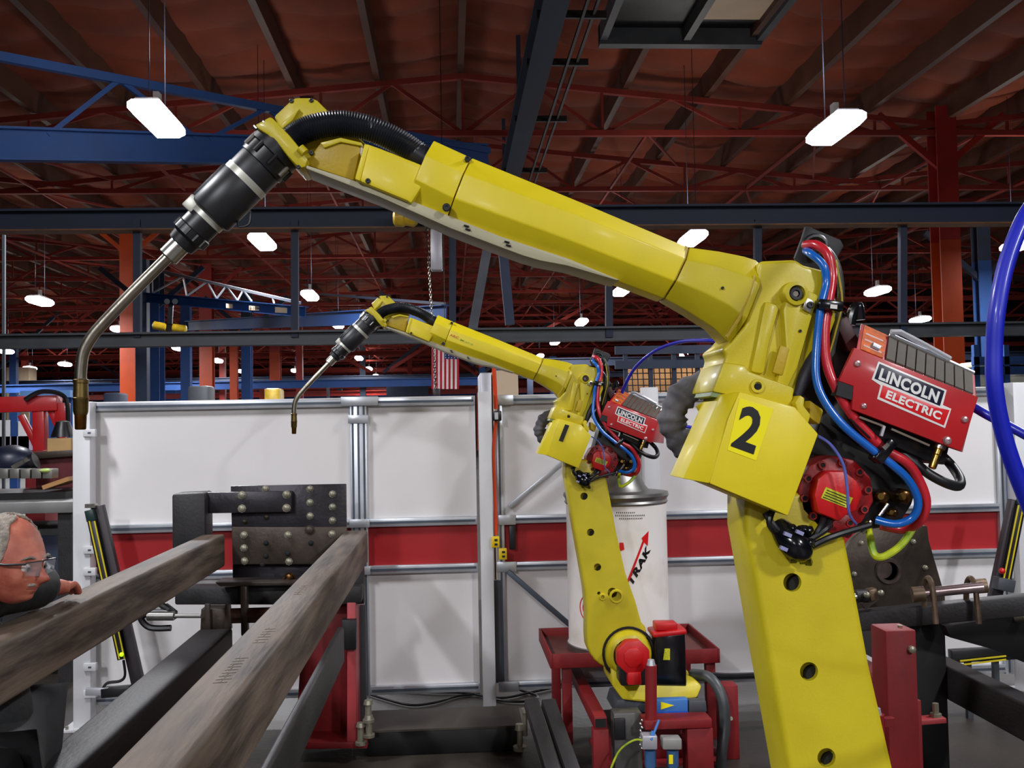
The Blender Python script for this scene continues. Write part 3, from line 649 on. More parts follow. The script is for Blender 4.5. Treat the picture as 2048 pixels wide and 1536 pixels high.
# corrugated conduit over the wrist
cp = spline([A(560, 300, -.02), A(590, 272, -.02), A(625, 255, -.02), A(680, 247, -.015), A(735, 256, -.01), A(790, 280, 0), A(840, 312, 0), A(900, 352, 0)], 22)
part(MB().tube(cp, [px(26.5 if i % 2 else 24) for i in range(len(cp))], 20), 'wrist_conduit', mat('conduit_black', (26, 28, 36), .36, 0, .1, 20), ang=80)
# cover box with the number
bx = [(1479,781),(1550,806),(1552,803),(1590,812),(1636,867),(1575,1032),(1418,966),(1452,840)]
BX = part(pp(MB(), [(1479,783),(1590,814),(1637,868),(1576,1032),(1419,967),(1456,838)], -.17, .0), 'motor_cover', YEL_COVER, bevel=.003)
fr = [A(1419,967,-.17), A(1456,838,-.17), A(1479,783,-.17)]; bk = [A(1366,957,-.125), A(1405,866,-.125), A(1440,790,-.125)]
bk2 = [p+V(0, .12, 0) for p in bk]
m = MB(); m.add([fr[0]+V(0,.001,0), fr[2]+V(0,.001,0), bk[2], bk[0], fr[0]+V(0,.16,0), fr[2]+V(0,.16,0), bk2[2], bk2[0]], [(0,1,2,3),(4,7,6,5),(0,4,5,1),(1,5,6,2),(2,6,7,3),(3,7,4,0)])
part(m, 'chamfer_side', YEL_COVER, BX, bevel=.002)
dq = [(1479,797),(1547,818),(1512,921),(1455,900)]
part(pp(MB(), dq, -.1712, -.169), 'number_decal', DECAL_Y, BX)
NUM = text_quad('2', A(1461,892,-.1714), A(1507,909,-.1714), A(1486,807,-.1714), (0, -1, 0), 'number', BLACK_PRINT, BX, 0.03)
part(pp(MB(), [(1590,805),(1600,790),(1610,796),(1608,812),(1622,830),(1616,850),(1598,830)], -.14, -.06), 'latch_lug', YEL, BX, bevel=.003)
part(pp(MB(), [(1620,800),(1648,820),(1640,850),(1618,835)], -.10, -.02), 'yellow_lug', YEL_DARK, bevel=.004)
# boot behind
bp = spline([A(1420, 772, .1), A(1390, 772, .1), A(1358, 800, .1), A(1345, 835, .1), A(1352, 868, .1), A(1378, 898, .1), A(1410, 930, .08)], 8)
part(MB().tube(bp, [px(29+3*math.sin(i*.55)+2.5*math.sin(i*1.31+1)) for i in range(len(bp))], 18), 'conduit_sleeve', BOOT, ang=80)
part(MB().tube([A(1406, 758, .05), A(1440, 815, .05)], px(13), 12), 'sleeve_clamp', YEL)
part(MB().tube([A(1400, 808, .0), A(1422, 848, .0)], px(10), 12), 'sleeve_clamp', YEL)
part(MB().ball(A(1425, 822, .06), px(24), 6), 'sleeve_neck', BLK_GLOSS)
# black sleeve between casting and hoses
part(MB().tube(spline([A(1640, 700, -.06), A(1612, 750, -.08), A(1592, 800, -.08)], 5), [px(20), px(20), px(19), px(17), px(15), px(14), px(13), px(12), px(10), px(9), px(8)], 12), 'black_boot', mat('matt_black_boot', (34, 34, 44), .55, 0, .2))
# rear dark body
part(pp(MB(), [(1640,830),(1700,800),(1790,850),(1850,880),(1842,960),(1826,1010),(1800,1052),(1720,1062),(1640,1060),(1600,980)], .0, .12), 'rear_housing', mat('dark_housing', (24, 22, 22), .5, 0, .3, 10), bevel=.01)
part(pp(MB(), [(1648,560),(1700,640),(1712,770),(1760,850),(1700,860),(1640,820),(1600,780),(1640,700)], .03, .1), 'rear_bracket', BLK, bevel=.006)
for x, y, r in ((1757, 992, 15), (1800, 992, 17), (1778, 1024, 10)):
    part(MB().tube_rings(A(x, y, -.02), V(0, -1, 0), ((-.02, px(r)), (.02, px(r)), (.028, px(r*.8)), (.03, px(r*.4))), 6), 'pipe_fitting', mat('oily_fitting', (96, 66, 34), .25, .8, .4, 40), bevel=.001)
    part(MB().tube_rings(A(x, y, -.05), V(0, -1, 0), ((0, px(r*.5)), (.012, px(r*.45)), (.012, .001)), 14), 'fitting_core', BRASS)
for x, y in ((1776, 1008), (1742, 1042)): part(MB().tube([A(x, y, -.07), A(x-18, y+24, -.07)], px(4), 8), 'metal_plug', STEEL)
# red motor on the elbow
RM = part(MB().prism([A(1668+78*math.cos(2*PI*k/10+.2)+4, 988+78*math.sin(2*PI*k/10+.2), -.075) for k in range(10)], (0, .12, 0)), 'elbow_motor', RED_DARK, bevel=.006)
for k in range(10):
    an = 2*PI*k/10+.5; c = A(1672+64*math.cos(an), 988+64*math.sin(an), -.078)
    part(MB().tube_rings(c, V(0, -1, 0), ((-.01, px(9)), (.004, px(8)), (.004, px(5)), (-.002, px(5)), (-.002, .001)), 10), 'bolt_pocket', RED_DARK, RM)
    part(MB().cyl(c+V(0, .002, 0), c+V(0, -.0022, 0), px(5), n=8), 'pocket_bolt', HOLE, RM)
oc2 = [(1655,942),(1690,942),(1716,962),(1726,986),(1714,1022),(1694,1030),(1680,1044),(1636,1026),(1629,990),(1636,958)]
part(pp(MB(), oc2, -.11, -.06), 'motor_end_cap', RED_MOTOR, RM, bevel=.006)
part(pp(MB(), [(1640,1020),(1650,1062),(1700,1078),(1718,1050),(1700,1030)], -.08, .0), 'motor_foot', RED_DARK, RM, bevel=.004)
part(pp(MB(), [(1652,974),(1706,996),(1696,1017),(1642,996)], -.1112, -.109), 'motor_label', DECAL_G, RM)
for k in range(4): 
    part(MB().beam(A(1654+0-k*2.6, 980+k*4.6, -.1118), A(1698-k*2.6, 998+k*4.6, -.1118), .0008, .0016), 'label_line', BLACK_PRINT, RM)
# black connector cluster
CC = part(MB().tube(spline([A(1556, 1045, -.09), A(1575, 1075, -.11), A(1600, 1100, -.12), A(1606, 1112, -.11)], 4), [px(r) for r in (14,18,22,24,26,28,29,28,26,24,20,16,9)], 12), 'connector_bundle', BLK_GLOSS)
rr = random.Random(3)
for k in range(10):
    x = 1560+rr.random()*70; y = 1050+rr.random()*65
    part(MB().beam(A(x, y, -.13), A(x+rr.uniform(-16, 18), y+rr.uniform(8, 22), -.11), px(14), px(12)), 'connector_block', BLK_GLOSS, CC, bevel=.003)
for x, y in ((1568, 1066), (1592, 1062), (1560, 1094)): part(MB().beam(A(x, y, -.142), A(x+14, y+6, -.142), px(8), px(7)), 'pale_tag', mat('pale_violet_tag', (150, 150, 190), .3, 0, .1), CC)
for a_, b_, c_ in (((1600,1090),(1650,1060),(1660,1040)), ((1610,1100),(1660,1075),(1740,1050)), ((1545,1020),(1540,1050),(1570,1085)), ((1530,1025),(1555,1060),(1590,1075)), ((1625,1078),(1640,1055),(1648,1036))):
    part(MB().tube(spline([A(*a_, -.11), A(*b_, -.115), A(*c_, -.09)], 6), px(6.5), 8), 'black_cable', RUBBER, CC)
# blue and red hoses
def hose(name, pts, r, m, n=12, parent=RB, k=7): return part(MB().tube(spline([A(*p) for p in pts], k), px(r), n), name, m, parent)
blue = [(1612,502,-.02),(1622,508,-.07),(1646,530,-.09),(1652,565,-.09),(1642,610,-.1),(1634,680,-.1),(1632,752,-.11),(1648,800,-.12),(1686,850,-.13),(1740,896,-.13),(1785,930,-.13),(1818,962,-.12),(1836,1002,-.11),(1826,1034,-.1),(1792,1048,-.09),(1752,1040,-.07)]
redh = [(1612,490,-.01),(1632,490,-.05),(1655,508,-.075),(1664,552,-.08),(1658,600,-.09),(1650,660,-.095),(1653,725,-.1),(1676,784,-.11),(1712,840,-.11),(1766,896,-.11),(1812,924,-.11),(1836,956,-.1),(1852,1002,-.09),(1840,1042,-.07),(1806,1058,-.04),(1760,1050,-.02)]
hose('blue_hose', blue, 8, HOSE_BLUE); hose('red_hose', redh, 9.5, HOSE_RED)
hose('grey_hose', [(1620,492,.02),(1650,496,.0),(1674,530,-.01),(1682,580,-.01),(1676,640,-.01),(1664,700,0),(1660,760,0)], 7, mat('dark_green_grey_hose', (62, 66, 60), .4, 0, .1))
hose('yellow_wire', [(1672,520,-.03),(1684,600,-.035),(1672,660,-.03),(1655,720,-.02)], 2, mat('yellow_wire_pvc', (200, 180, 60), .4, 0, .1), 6)
part(pp(MB(), [(1612,452),(1622,455),(1682,480),(1688,492),(1672,520),(1650,540),(1600,535),(1590,515),(1604,478)], .01, .022), 'hose_bracket', mat('bracket_black', (30, 30, 32), .6, 0, .15), bevel=.002)
part(MB().tube([A(1630+22*math.cos(2*PI*k/14), 492+20*math.sin(2*PI*k/14), -.004) for k in range(15)], px(6), 8), 'grommet', BLK)
def clamp(x, y, ang, wd, d, screwpos):
    u = (math.cos(ang), math.sin(ang)); q = part(MB().beam(A(x-u[0]*wd/2, y-u[1]*wd/2, d), A(x+u[0]*wd/2, y+u[1]*wd/2, d), .04, px(20)), 'hose_clamp', BLK_GLOSS, bevel=.004)
    part(MB().beam(A(x+u[0]*6-2, y+u[1]*6, d-.022), A(x+u[0]*18, y+u[1]*18, d-.022), .004, px(8)), 'clamp_buckle', STEEL, q)
clamp(1656, 612, .12, 50, -.1, 0); clamp(1765, 902, -.9, 52, -.125, 0)
hose('clamp_rod', [(1700,838,-.12),(1740,876,-.12)], 2, BLK, 6)
hose('clear_cord', [(1636,872,-.16),(1662,890,-.15),(1686,928,-.14),(1694,975,-.135),(1698,1025,-.13),(1712,1048,-.1)], 3, CLEARCORD, 8)
hose('ground_cable', [(1834,1030,-.04),(1822,1062,-.05),(1800,1092,-.06),(1770,1112,-.06),(1752,1112,-.05),(1744,1096,-.04),(1738,1064,-.02),(1736,1048,0)], 7.5, GREENYEL, 10)
# wire feeder
fd = -.13
WFp = [(1709,695),(1957,794),(1923,903),(1704,819),(1707,772),(1678,762)]
FB = [A(x, y, fd) for x, y in [(1709,695),(1957,794),(1923,903),(1678,810)]]
sh = A(1709, 644, .0)-A(1709, 695, fd)
top = [FB[0], FB[1], A(1950, 748, .02), A(1722, 640, .02)]
m = MB().prism([A(x, y, fd) for x, y in WFp], (0, .012, 0)); WFD = part(m, 'wire_feeder', RED, bevel=.0015)
m = MB(); f0, f1 = A(1712,700,fd+.01), A(1953,797,fd+.01); f2, f3 = A(1920,899,fd+.01), A(1706,815,fd+.01)
g0, g1 = A(1722,646,.03), A(1950,750,.03); g2, g3 = A(1925,905,.06), A(1700,830,.06)
m.add([f0, f1, f2, f3, g0, g1, g2, g3], [(0,1,2,3),(4,7,6,5),(0,4,5,1),(1,5,6,2),(2,6,7,3),(3,7,4,0)]); part(m, 'feeder_body', RED, WFD, bevel=.002)
def topq(u0, u1, v0, v1, lift, name, mm, par=WFD, thick=.004):
    def Pt(u, v): return (f0+(f1-f0)*u)*(1-v)+(g0+(g1-g0)*u)*v
    nn = (f1-f0).cross(g0-f0).normalized(); nn = nn if nn.z > 0 else -nn
    return part(MB().prism([Pt(u0, v0)+nn*lift, Pt(u1, v0)+nn*lift, Pt(u1, v1)+nn*lift, Pt(u0, v1)+nn*lift], nn*thick), name, mm, par)
topq(.03, .22, .08, .97, 0, 'warning_label', ORANGE_LABEL, thick=.0015)
for k in range(3): topq(.05, .2, .2+k*.22, .26+k*.22, .0016, 'label_band', mat('dark_orange_band', (150, 60, 12), .5, 0, 0), thick=.0004)
nr = 9
for k in range(nr): topq(.24+k*.735/nr, .24+(k+.86)*.735/nr, .06, .93, 0, 'top_slat', RIBBED, thick=.005)
topq(.24, .98, .93, 1.0, .002, 'top_trim', ALU, thick=.006)
part(MB().tube([A(1782, 664, .02), A(1800, 664, .02), A(1850, 690, .02), A(1900, 718, .02)], px(6), 8), 'grey_trim', LAMPBODY, WFD)
part(MB().cyl(A(1744, 690, fd-.002), A(1758, 697, fd-.002), px(6), n=10), 'hinge_pin', LAMPBODY, WFD)
for x, y, r in ((1714, 727, 7), (1727, 812, 6), (1929, 839, 7), (1894, 881, 8.5)):
    part(MB().tube_rings(A(x, y, fd), V(0, -1, 0), ((0, px(r)), (.002, px(r)), (.005, px(r*.75)), (.006, px(r*.3)), (.004, .001)), 16), 'screw', mat('silver_screw', (200, 170, 170), .3, .7, .05), WFD)
def logo(pts, d, name, mm):
    b = part(MB().prism([A(x, y, fd-d) for x, y in pts], (0, d, 0)), name, mm, WFD, bevel=.0012 if d < .003 else 0)
# coordinates measured in the photograph
def zz(x, y): return (1700+x/5.885, 640+y/5.885)
logo([zz(*p) for p in ((335,485),(1140,825),(1095,1000),(1195,1045),(1120,1275),(320,930),(360,770),(255,700))], .0015, 'badge_border', WHITE_PRINT)
logo([zz(*p) for p in ((348,512),(1115,835),(1060,1015),(285,690))], .0019, 'badge_top', NAVY)
logo([zz(*p) for p in ((385,765),(1065,1035),(1175,1060),(1105,1245),(345,910))], .0018, 'badge_bottom', RED_PRINT)
zp = lambda x, y, d: A(*zz(x, y), fd-d)
text_quad('LINCOLN', zp(330,697,.0021), zp(1020,980,.0021), zp(372,562,.0021), (0,-1,0), 'badge_letters', WHITE_PRINT, WFD, .045)
text_quad('ELECTRIC', zp(412,915,.0021), zp(1055,1180,.0021), zp(445,822,.0021), (0,-1,0), 'badge_letters', WHITE_PRINT, WFD, .04)
part(pp(MB(), [(1690,800),(1720,822),(1900,890),(1890,930),(1850,920),(1740,870),(1690,850)], -.08, .04), 'feeder_mount', BLK, WFD, bevel=.003)
for (a_, b_) in (((1718, 834), (1768, 853)), ((1782, 858), (1858, 891))): part(MB().beam(A(*a_, -.125), A(*b_, -.125), .006, px(4)), 'mount_rail', mat('dull_rail', (140, 130, 116), .35, .8, .1), WFD)
part(MB().beam(A(1768, 852, -.13), A(1762, 872, -.13), .006, px(5)), 'mount_tab', LAMPBODY, WFD)
part(pp(MB(), [(1678,762),(1707,772),(1704,800),(1672,790)], -.128, -.1), 'plug_block', BLK, WFD)
BV = part(MB().tube_rings(A(1879, 893, -.11), (A(1866, 930, -.11)-A(1879, 893, -.11)).normalized(), tuple((px(t), px(r)) for t, r in ((-2, 11), (5, 11), (6, 7.5), (16, 8), (18, 6.5), (36, 8), (44, 7.5), (46, 5))), 16), 'gas_fitting', BRASS)
part(MB().tube_rings(A(1880, 890, -.11), (A(1866, 930, -.11)-A(1879, 893, -.11)).normalized(), ((0, px(12)), (px(7), px(12))), 14), 'fitting_collar', STEEL, BV)
hose('torch_power_loop', [(1800,900,-.05),(1830,925,-.07),(1858,948,-.08),(1892,966,-.08),(1917,972,-.06),(1920,958,-.02),(1902,930,.02),(1880,908,.03),(1860,890,.03)], 10, RUBBER)
part(MB().tube(spline([A(1700,650,.0), A(1705,625,.0), A(1716,612,0), A(1720,640,0)], 4), px(11), 10), 'cable_gland', BLK_GLOSS)
part(MB().beam(A(1700,700,.02), A(1672,640,.02), .06, px(30)), 'side_shroud', mat('dark_red_shroud', (66, 14, 18), .5, 0, .2), bevel=.004)
# ---- the small robot: a copy standing three metres further on
R1 = copy_tree(RB); R1.location = RB.location + TR
R1['label'] = 'smaller looking yellow welding robot marked 1, in front of the white drum'
def desc(o):
    for c in o.children: yield c; yield from desc(c)
for c in list(desc(R1)):
    if c.name.startswith('number_decal'): bpy.data.objects.remove(c)
bx1 = [c for c in desc(R1) if c.name.startswith('motor_cover')][0]
for c in list(bx1.children):
    if c.name.split('.')[0] == 'number': bpy.data.objects.remove(c)
N1 = text_quad('1', A(1476,893,-.1714), A(1497,899,-.1714), A(1508,810,-.1714), (0, -1, 0), 'number', BLACK_PRINT, BX, 0.03)
N1.parent = bx1
# lettering on the small robot's forearm (worn, in the photograph only partly readable)
fa1 = [c for c in desc(R1) if c.name.split('.')[0] == 'forearm'][0]
C1 = B
for tx, q, mm in (('ARC', ((899,671.5),(917,679),(900.5,666.5)), mat('worn_orange_print', (206, 120, 20), .4, 0, 0)), ('Mate', ((919,681),(945,691),(920.5,676)), DECAL_G)):
    o = text_quad(tx, C1(*q[0], -.0725), C1(*q[1], -.0725), C1(*q[2], -.0725), (0, -1, 0), 'forearm_lettering', mm, FA, .03); o.parent = fa1
# ---- air lines
def airline(pts, r, label, name='air_hose', k=8):
    P = spline([at(*p) for p in pts], k)
    return tag(MB().tube(P, r, 14).build(name, AIR_BLUE), label, 'hose')
airline([(2500,-260,1.5),(2320,60,1.32),(2130,322,1.25),(2075,395,1.24),(2042,450,1.23),(2012,530,1.22),(1994,620,1.21),(1988,700,1.21),(1990,780,1.21),(2005,860,1.22),(2030,940,1.23),(2070,1040,1.25),(2130,1180,1.3),(2230,1290,1.45),(2330,1260,1.65),(2330,1120,1.85),(2220,970,1.98),(2120,908,2.02),(2060,875,2.05),(2010,848,2.08),(1975,830,2.1),(1946,813,2.12)], .0105, 'royal blue air hose looping at the right picture edge into the large red wire feeder')
airline([(1446,684,4.4),(1410,681,4.5),(1360,684,4.7),(1310,702,4.85),(1270,736,5.0),(1248,775,5.08),(1240,800,5.1)], .0085, 'blue air line arching from the small robot toward the large casting')
airline([(1317,838,5.1),(1345,848,5.0),(1390,856,4.9),(1430,862,4.8)], .0085, 'short blue air line behind the grey sleeve, right of the small red feeder')
# ------------------------------------------------------------------ cell partition
YW = 6.05
def wx(px_, y=1000): return at(px_, y, YW).x
def pr(mb, pts, Y, dep): return mb.prism([at(x, y, Y) for x, y in pts], (0, dep, 0))
ZT, ZR1, ZR2, ZB = 1.875, 1.125, .845, .135
def rail(r, x0, x1, z, h=.05, y=YW-.02):
    q = MB().box((x0, y, z-h/2), (x1, y+.045, z+h/2)).build('rail', ALU, r, bevel=.003)
    MB().box((x0+.01, y-.002, z-h*.14), (x1-.01, y+.004, z+h*.14)).build('rail_slot', ALU_SLOT, q)
    return q
def vpost(r, x, w, z0=.1, z1=ZT, m=ALU, slots=1, y=YW-.02):
    q = MB().box((x-w/2, y, z0), (x+w/2, y+.05, z1)).build('extrusion_post', m, r, bevel=.003)
    for k in range(slots):
        c = x-w/2+w*(k+.5)/slots
        MB().box((c-.006, y-.002, z0+.01), (c+.006, y+.004, z1-.01)).build('post_slot', ALU_SLOT, q)
    return q
def panels(r, x0, x1):
    for z0, z1, m, nm in ((ZR1, ZT, WPANEL, 'panel'), (ZR2, ZR1, RED_PANEL, 'red_panel'), (ZB, ZR2, WPANEL, 'panel')):
        MB().box((x0, YW+.012, z0), (x1, YW+.018, z1)).build(nm, m, r)
def brackets(r, x, zs, w=.05, y=YW-.07):
    for z in zs:
        q = MB().box((x-w/2, y, z-.022), (x+w/2, y+.03, z+.022)).build('bracket', WPOST, r, bevel=.003)
        MB().box((x-.008, y-.001, z-.005), (x+.010, y+.002, z+.005)).build('bracket_hole', ALU_SLOT, q)
def white_post(r, x, w, z1, yy=YW-.12):
    MB().box((x-w/2, yy, .01), (x+w/2, yy+w, z1)).build('white_post', WPOST, r, bevel=.004)
    q = MB().box((x-w, yy-w*.5, 0), (x+w, yy+w*1.5, .012)).build('foot_plate', WPOST, r)
    for s in (-1, 1): MB().cyl((x+s*w*.75, yy-w*.25, .012), (x+s*w*.75, yy-w*.25, .03), .01, n=6).build('anchor_bolt', BOLT, q)
xa, xb, xc = wx(178), wx(719), wx(960)
r = thing('partition_screen', 'pale grey partition with red stripe, between the left and middle white posts', 'partition', ((xa+xc)/2, YW, 0))
panels(r, xa+.01, xb); panels(r, xb, xc-.02)
for a, b_ in ((xa+.01, xb-.05), (xb+.05, xc-.02)):
    for z in (ZT-.03, ZR1, ZR2, ZB): rail(r, a, b_, z)
vpost(r, xa, .045); vpost(r, xb, .10, slots=3)
for z in (ZT-.13, ZR1, ZR2): MB().box((xb-.06, YW-.03, z-.025), (xb+.06, YW-.018, z+.025)).build('joint_plate', ALU, r, bevel=.002)
MB().box((xb-.1, YW-.035, ZT-.05), (xb+.12, YW-.02, ZT+.005)).build('joint_plate', ALU, r, bevel=.002)
MB().box((xa+.0, YW-.03, ZT-.05), (xa+.05, YW-.018, ZT)).build('joint_plate', ALU, r, bevel=.002)
white_post(r, at(163, 1150, 5.93).x, .098, ZT)
brackets(r, at(168, 1150, 5.93).x+.035, (at(168,866,5.98).z, at(168,1098,5.98).z, at(180,1141,5.98).z, at(170,1330,5.98).z, at(172,1383,5.98).z), .07, 5.915)
white_post(r, at(974, 1100, 5.95).x, .075, ZT+.02, YW-.11)
xd, xe = wx(1000), wx(2003)
r = thing('partition_screen', 'pale grey partition with red stripe on the right, behind the drum and both robots', 'partition', ((xd+xe)/2, YW, 0))
x5 = wx(1300); x6 = wx(1660)
for a, b_ in ((xd, x5), (x5, x6), (x6, xe)):
    panels(r, a+.01, b_-.01)
    for z in (ZT-.03, ZR1, ZR2, ZB): rail(r, a+.02, b_-.02, z)
vpost(r, xd, .045); vpost(r, x6, .05); vpost(r, xe, .05)
MB().box((x5-.045, YW-.08, .0), (x5+.05, YW, ZT+.03)).build('white_post', WPOST, r, bevel=.004)
xw = wx(2030); white_post(r, xw, .11, ZT+.02)
brackets(r, xe+.045, (at(2010, 870, 6).z, at(2010, 1150, 6).z), .07, YW-.06)
for z in (ZT-.03, ZR1, ZR2, ZB): MB().box((xd-.03, YW-.035, z-.03), (xd+.09, YW-.02, z+.03)).build('joint_plate', ALU, r, bevel=.002)
for (a, b_) in (((1018, 1014), (1135, 918)), ((1016, 1143), (1140, 1250))): MB().beam(at(*a, YW-.05), at(*b_, YW-.05), .03, .03).build('diagonal_brace', ALU_SLOT if a[1] > 1100 else ALU, r, bevel=.003)
MB().beam(at(1024, 1017, YW-.055), at(1024, 1017, YW-.055)+V(.0, 0, .001), .001, .001).build('rail_slot', ALU_SLOT, r) if False else None
MB().box((at(1018,1050,YW-.03).x, YW-.035, at(1018,1100,6).z), (at(1031,1050,YW-.03).x, YW-.01, at(1018,1052,6).z)).build('door_handle', BLK, r, bevel=.003)
tag(MB().box((at(985,1160,6).x, YW-.03, .16), (at(1002,1160,6).x, YW+.0, at(985,1162,6).z)).build('cable_duct', GREYBEAM, None), 'grey slotted duct standing in the gap right of the middle white post', 'duct')
for i, (x, y0, y1) in enumerate(((991, 1073, 1095), (1006, 1097, 1119))):
    t = thing('safety_switch', ('upper' if i == 0 else 'lower')+' yellow safety switch half in the partition gap', 'switch', at(x, (y0+y1)/2, 5.97), 'yellow gate switches')
    m = MB().box((at(x-8,y1,5.94).x, 5.93, at(x,y1,5.94).z), (at(x+8,y1,5.94).x, 5.97, at(x,y0,5.94).z)); m.build('switch_body', DECAL_G if False else mat('switch_yellow', (230, 196, 10), .4, 0, .1), t, bevel=.004)
    for k in (.3, .7): MB().box((at(x-2,y1,5.94).x, 5.926, at(x,y0+(y1-y0)*k+2,5.94).z), (at(x+4,y1,5.94).x, 5.931, at(x,y0+(y1-y0)*k-2,5.94).z)).build('switch_slot', BLK, t)
t = thing('orange_conduit', 'orange pipe with a grey connector box hanging in the partition gap', 'pipe', at(992, 820, 5.98))
MB().tube([at(986, 700, 5.98), at(992, 818, 5.98)], .013, 8).build('pipe', mat('orange_pipe', (224, 70, 20), .4, 0, .1), t)
MB().box((at(986,842,5.97).x, 5.94, at(990,842,5.97).z), (at(1003,842,5.97).x, 5.99, at(990,822,5.97).z)).build('connector_box', BLK, t, bevel=.006)
MB().box((at(989,842,5.97).x, 5.935, at(990,839,5.97).z), (at(996,842,5.97).x, 5.945, at(990,825,5.97).z)).build('box_label', LAMPBODY, t)
MB().tube(spline([at(992,842,5.98), at(987,900,5.98), at(990,1000,5.98), at(992,1070,5.98)], 6), .01, 8).build('lower_pipe', mat('orange_pipe', (0,0,0)), t)
# floor channel box, cables
t = thing('floor_channel', 'long black floor box in front of the partition between red column and tray stand', 'floor box', (at(890,1450,5.4).x, 5.45, 0))
x0, x1 = at(735, 1470, 5.3).x, at(1045, 1470, 5.3).x
MB().box((x0, 5.26, .0), (x1, 5.62, .125)).build('channel_body', DARKBOX, t, bevel=.006)
MB().box((x0, 5.25, .125), (x1, 5.62, .135)).build('channel_lid', BROWNTOP, t)
for i, (pts, lab) in enumerate(((((730,1385),(760,1395),(820,1410),(870,1405),(915,1392),(960,1388)), 'black cable looping on the floor left of the middle white post'),
        (((780,1378),(850,1384),(930,1386),(1000,1396),(1060,1385),(1120,1372)), 'black cable on the floor passing behind the middle white post'),
        (((960,1390),(1010,1402),(1060,1402),(1075,1392),(1040,1380)), 'short black cable curl on the floor right of the middle white post'),
        (((200,1395),(225,1405),(250,1396),(215,1388),(190,1397)), 'black cable coil on the floor beside the left white post'))):
    P = []
    for x, y in pts: p = atz(x, y, .012); P.append(p)
    tag(MB().tube(spline(P, 6), .008, 6).build('floor_cable', RUBBER), lab, 'cable')
# light curtains
def curtain(p0, p1, q0, q1, Y, lab, top=True):
    t = thing('light_curtain', lab, 'safety sensor', (at(*p1, Y).x, Y, max(0, at(*q1, Y).z)))
    MB().beam(at(*q0, Y+.05), at(*q1, Y+.05), .065, .05, (0, 1, 0)).build('backing_channel', mat('dark_violet_channel', (58, 52, 56), .5, .2, .1), t, bevel=.004)
    MB().beam(at(*p0, Y), at(*p1, Y), .04, .04, (0, 1, 0)).build('sensor_bar', BLK, t, bevel=.003)
    d = .014
    for s in (-1, 1): MB().beam(at(*p0, Y-.022)+V(s*d, 0, 0), at(*p1, Y-.022)+V(s*d, 0, 0), .007, .006, (0, 1, 0)).build('yellow_stripe', mat('stripe_yellow', (210, 190, 30), .4, 0, 0), t)
    MB().beam(at(*p0, Y-.002), at(p0[0]+(p0[0]-p1[0])*.08, p0[1]+(p0[1]-p1[1])*.08, Y-.002), .045, .045, (0, 1, 0)).build('end_cap', mat('dark_green_cap', (24, 50, 48), .4), t, bevel=.003)
    return t
t = curtain((184, 1042), (244, 1318), (196, 1012), (278, 1372), 5.7, 'black and yellow light curtain bar leaning against the left end of the partition')
MB().ball(at(243, 1309, 5.66), .012, 6).build('status_light', mat('green_led', (190, 255, 30), .3, 0, 0, emit=1.2), t)
MB().box((at(172,1020,5.72).x, 5.7, at(180,1016,5.7).z), (at(192,1020,5.72).x, 5.75, at(180,1008,5.7).z)).build('top_clip', STEEL, t)
MB().beam(at(205, 1385, 5.7), at(262, 1380, 5.7), .06, .05).build('foot_bracket', BLK, t, bevel=.004)
MB().beam(at(172, 1383, 5.69), at(222, 1383, 5.69), .03, .04).build('foot_clip', LAMPBODY, t, bevel=.004)
MB().tube(spline([at(247,1320,5.7), at(250,1350,5.7), at(240,1362,5.7), at(215,1366,5.7), at(205,1378,5.7)], 5), .008, 6).build('sensor_cable', RUBBER, t)
t = curtain((2042, 1010), (2012, 1160), (2030, 1000), (1985, 1215), 5.5, 'black and yellow light curtain bar leaning by the right partition post')
MB().ball(at(2004, 1142, 5.45), .018, 6).build('red_knob', RED_MOTOR, t)
MB().beam(at(1990, 1165, 5.48), at(2024, 1172, 5.48), .07, .07).build('pivot_bracket', GREYBEAM, t, bevel=.006)
t = thing('light_curtain', 'black and yellow light curtain bar lying low near the floor at far right', 'safety sensor', (at(1970,1320,5.5).x, 5.5, .02))
MB().beam(at(1900, 1312, 5.5), at(2035, 1304, 5.5), .05, .07).build('sensor_bar', BLK, t, bevel=.003)
for k in (0, 1): MB().beam(at(1920, 1322+k*8, 5.46), at(2012, 1312+k*7, 5.46), .006, .008).build('yellow_stripe', mat('stripe_yellow', (0,0,0)), t)
for x in (1935, 1990): MB().beam(at(x, 1320, 5.52), (at(x, 1320, 5.52).x, 5.52, .0), .03, .03).build('leg', GREYBEAM, t)
# ------------------------------------------------------------------ workpiece frame on the left: two long upper tubes, lower tubes
ZTU = at(452, 1068, 5.1).z
def rect_tube(x0, x1, ya, yb, z0, z1, m, name, lab, wall=.008, slant=0):
    b = MB(); rs = []
    for y in (ya, yb):
        rs.append([(x0, y, z0), (x1, y, z0), (x1, y, z1), (x0, y, z1)])
    o = b.loft(rs, cap=False)
    ob = MB()
    ob.loft([[V(*p) for p in r_] for r_ in rs], cap=True)
    t = ob.build(name, m, None, bevel=.012, seg=4)
    return tag(t, lab, 'steel tube')
rect_tube(-.535-.005, -.425, 1.0, 5.12, ZTU-.165, ZTU, MILL, 'square_steel_tube', 'long brown steel tube with chalk marks running from bottom centre to the fixture')
rect_tube(-1.245, -1.13, 1.3, 5.1, ZTU-.16, ZTU, MILL, 'square_steel_tube', 'long brown steel tube at the left on which the man leans')
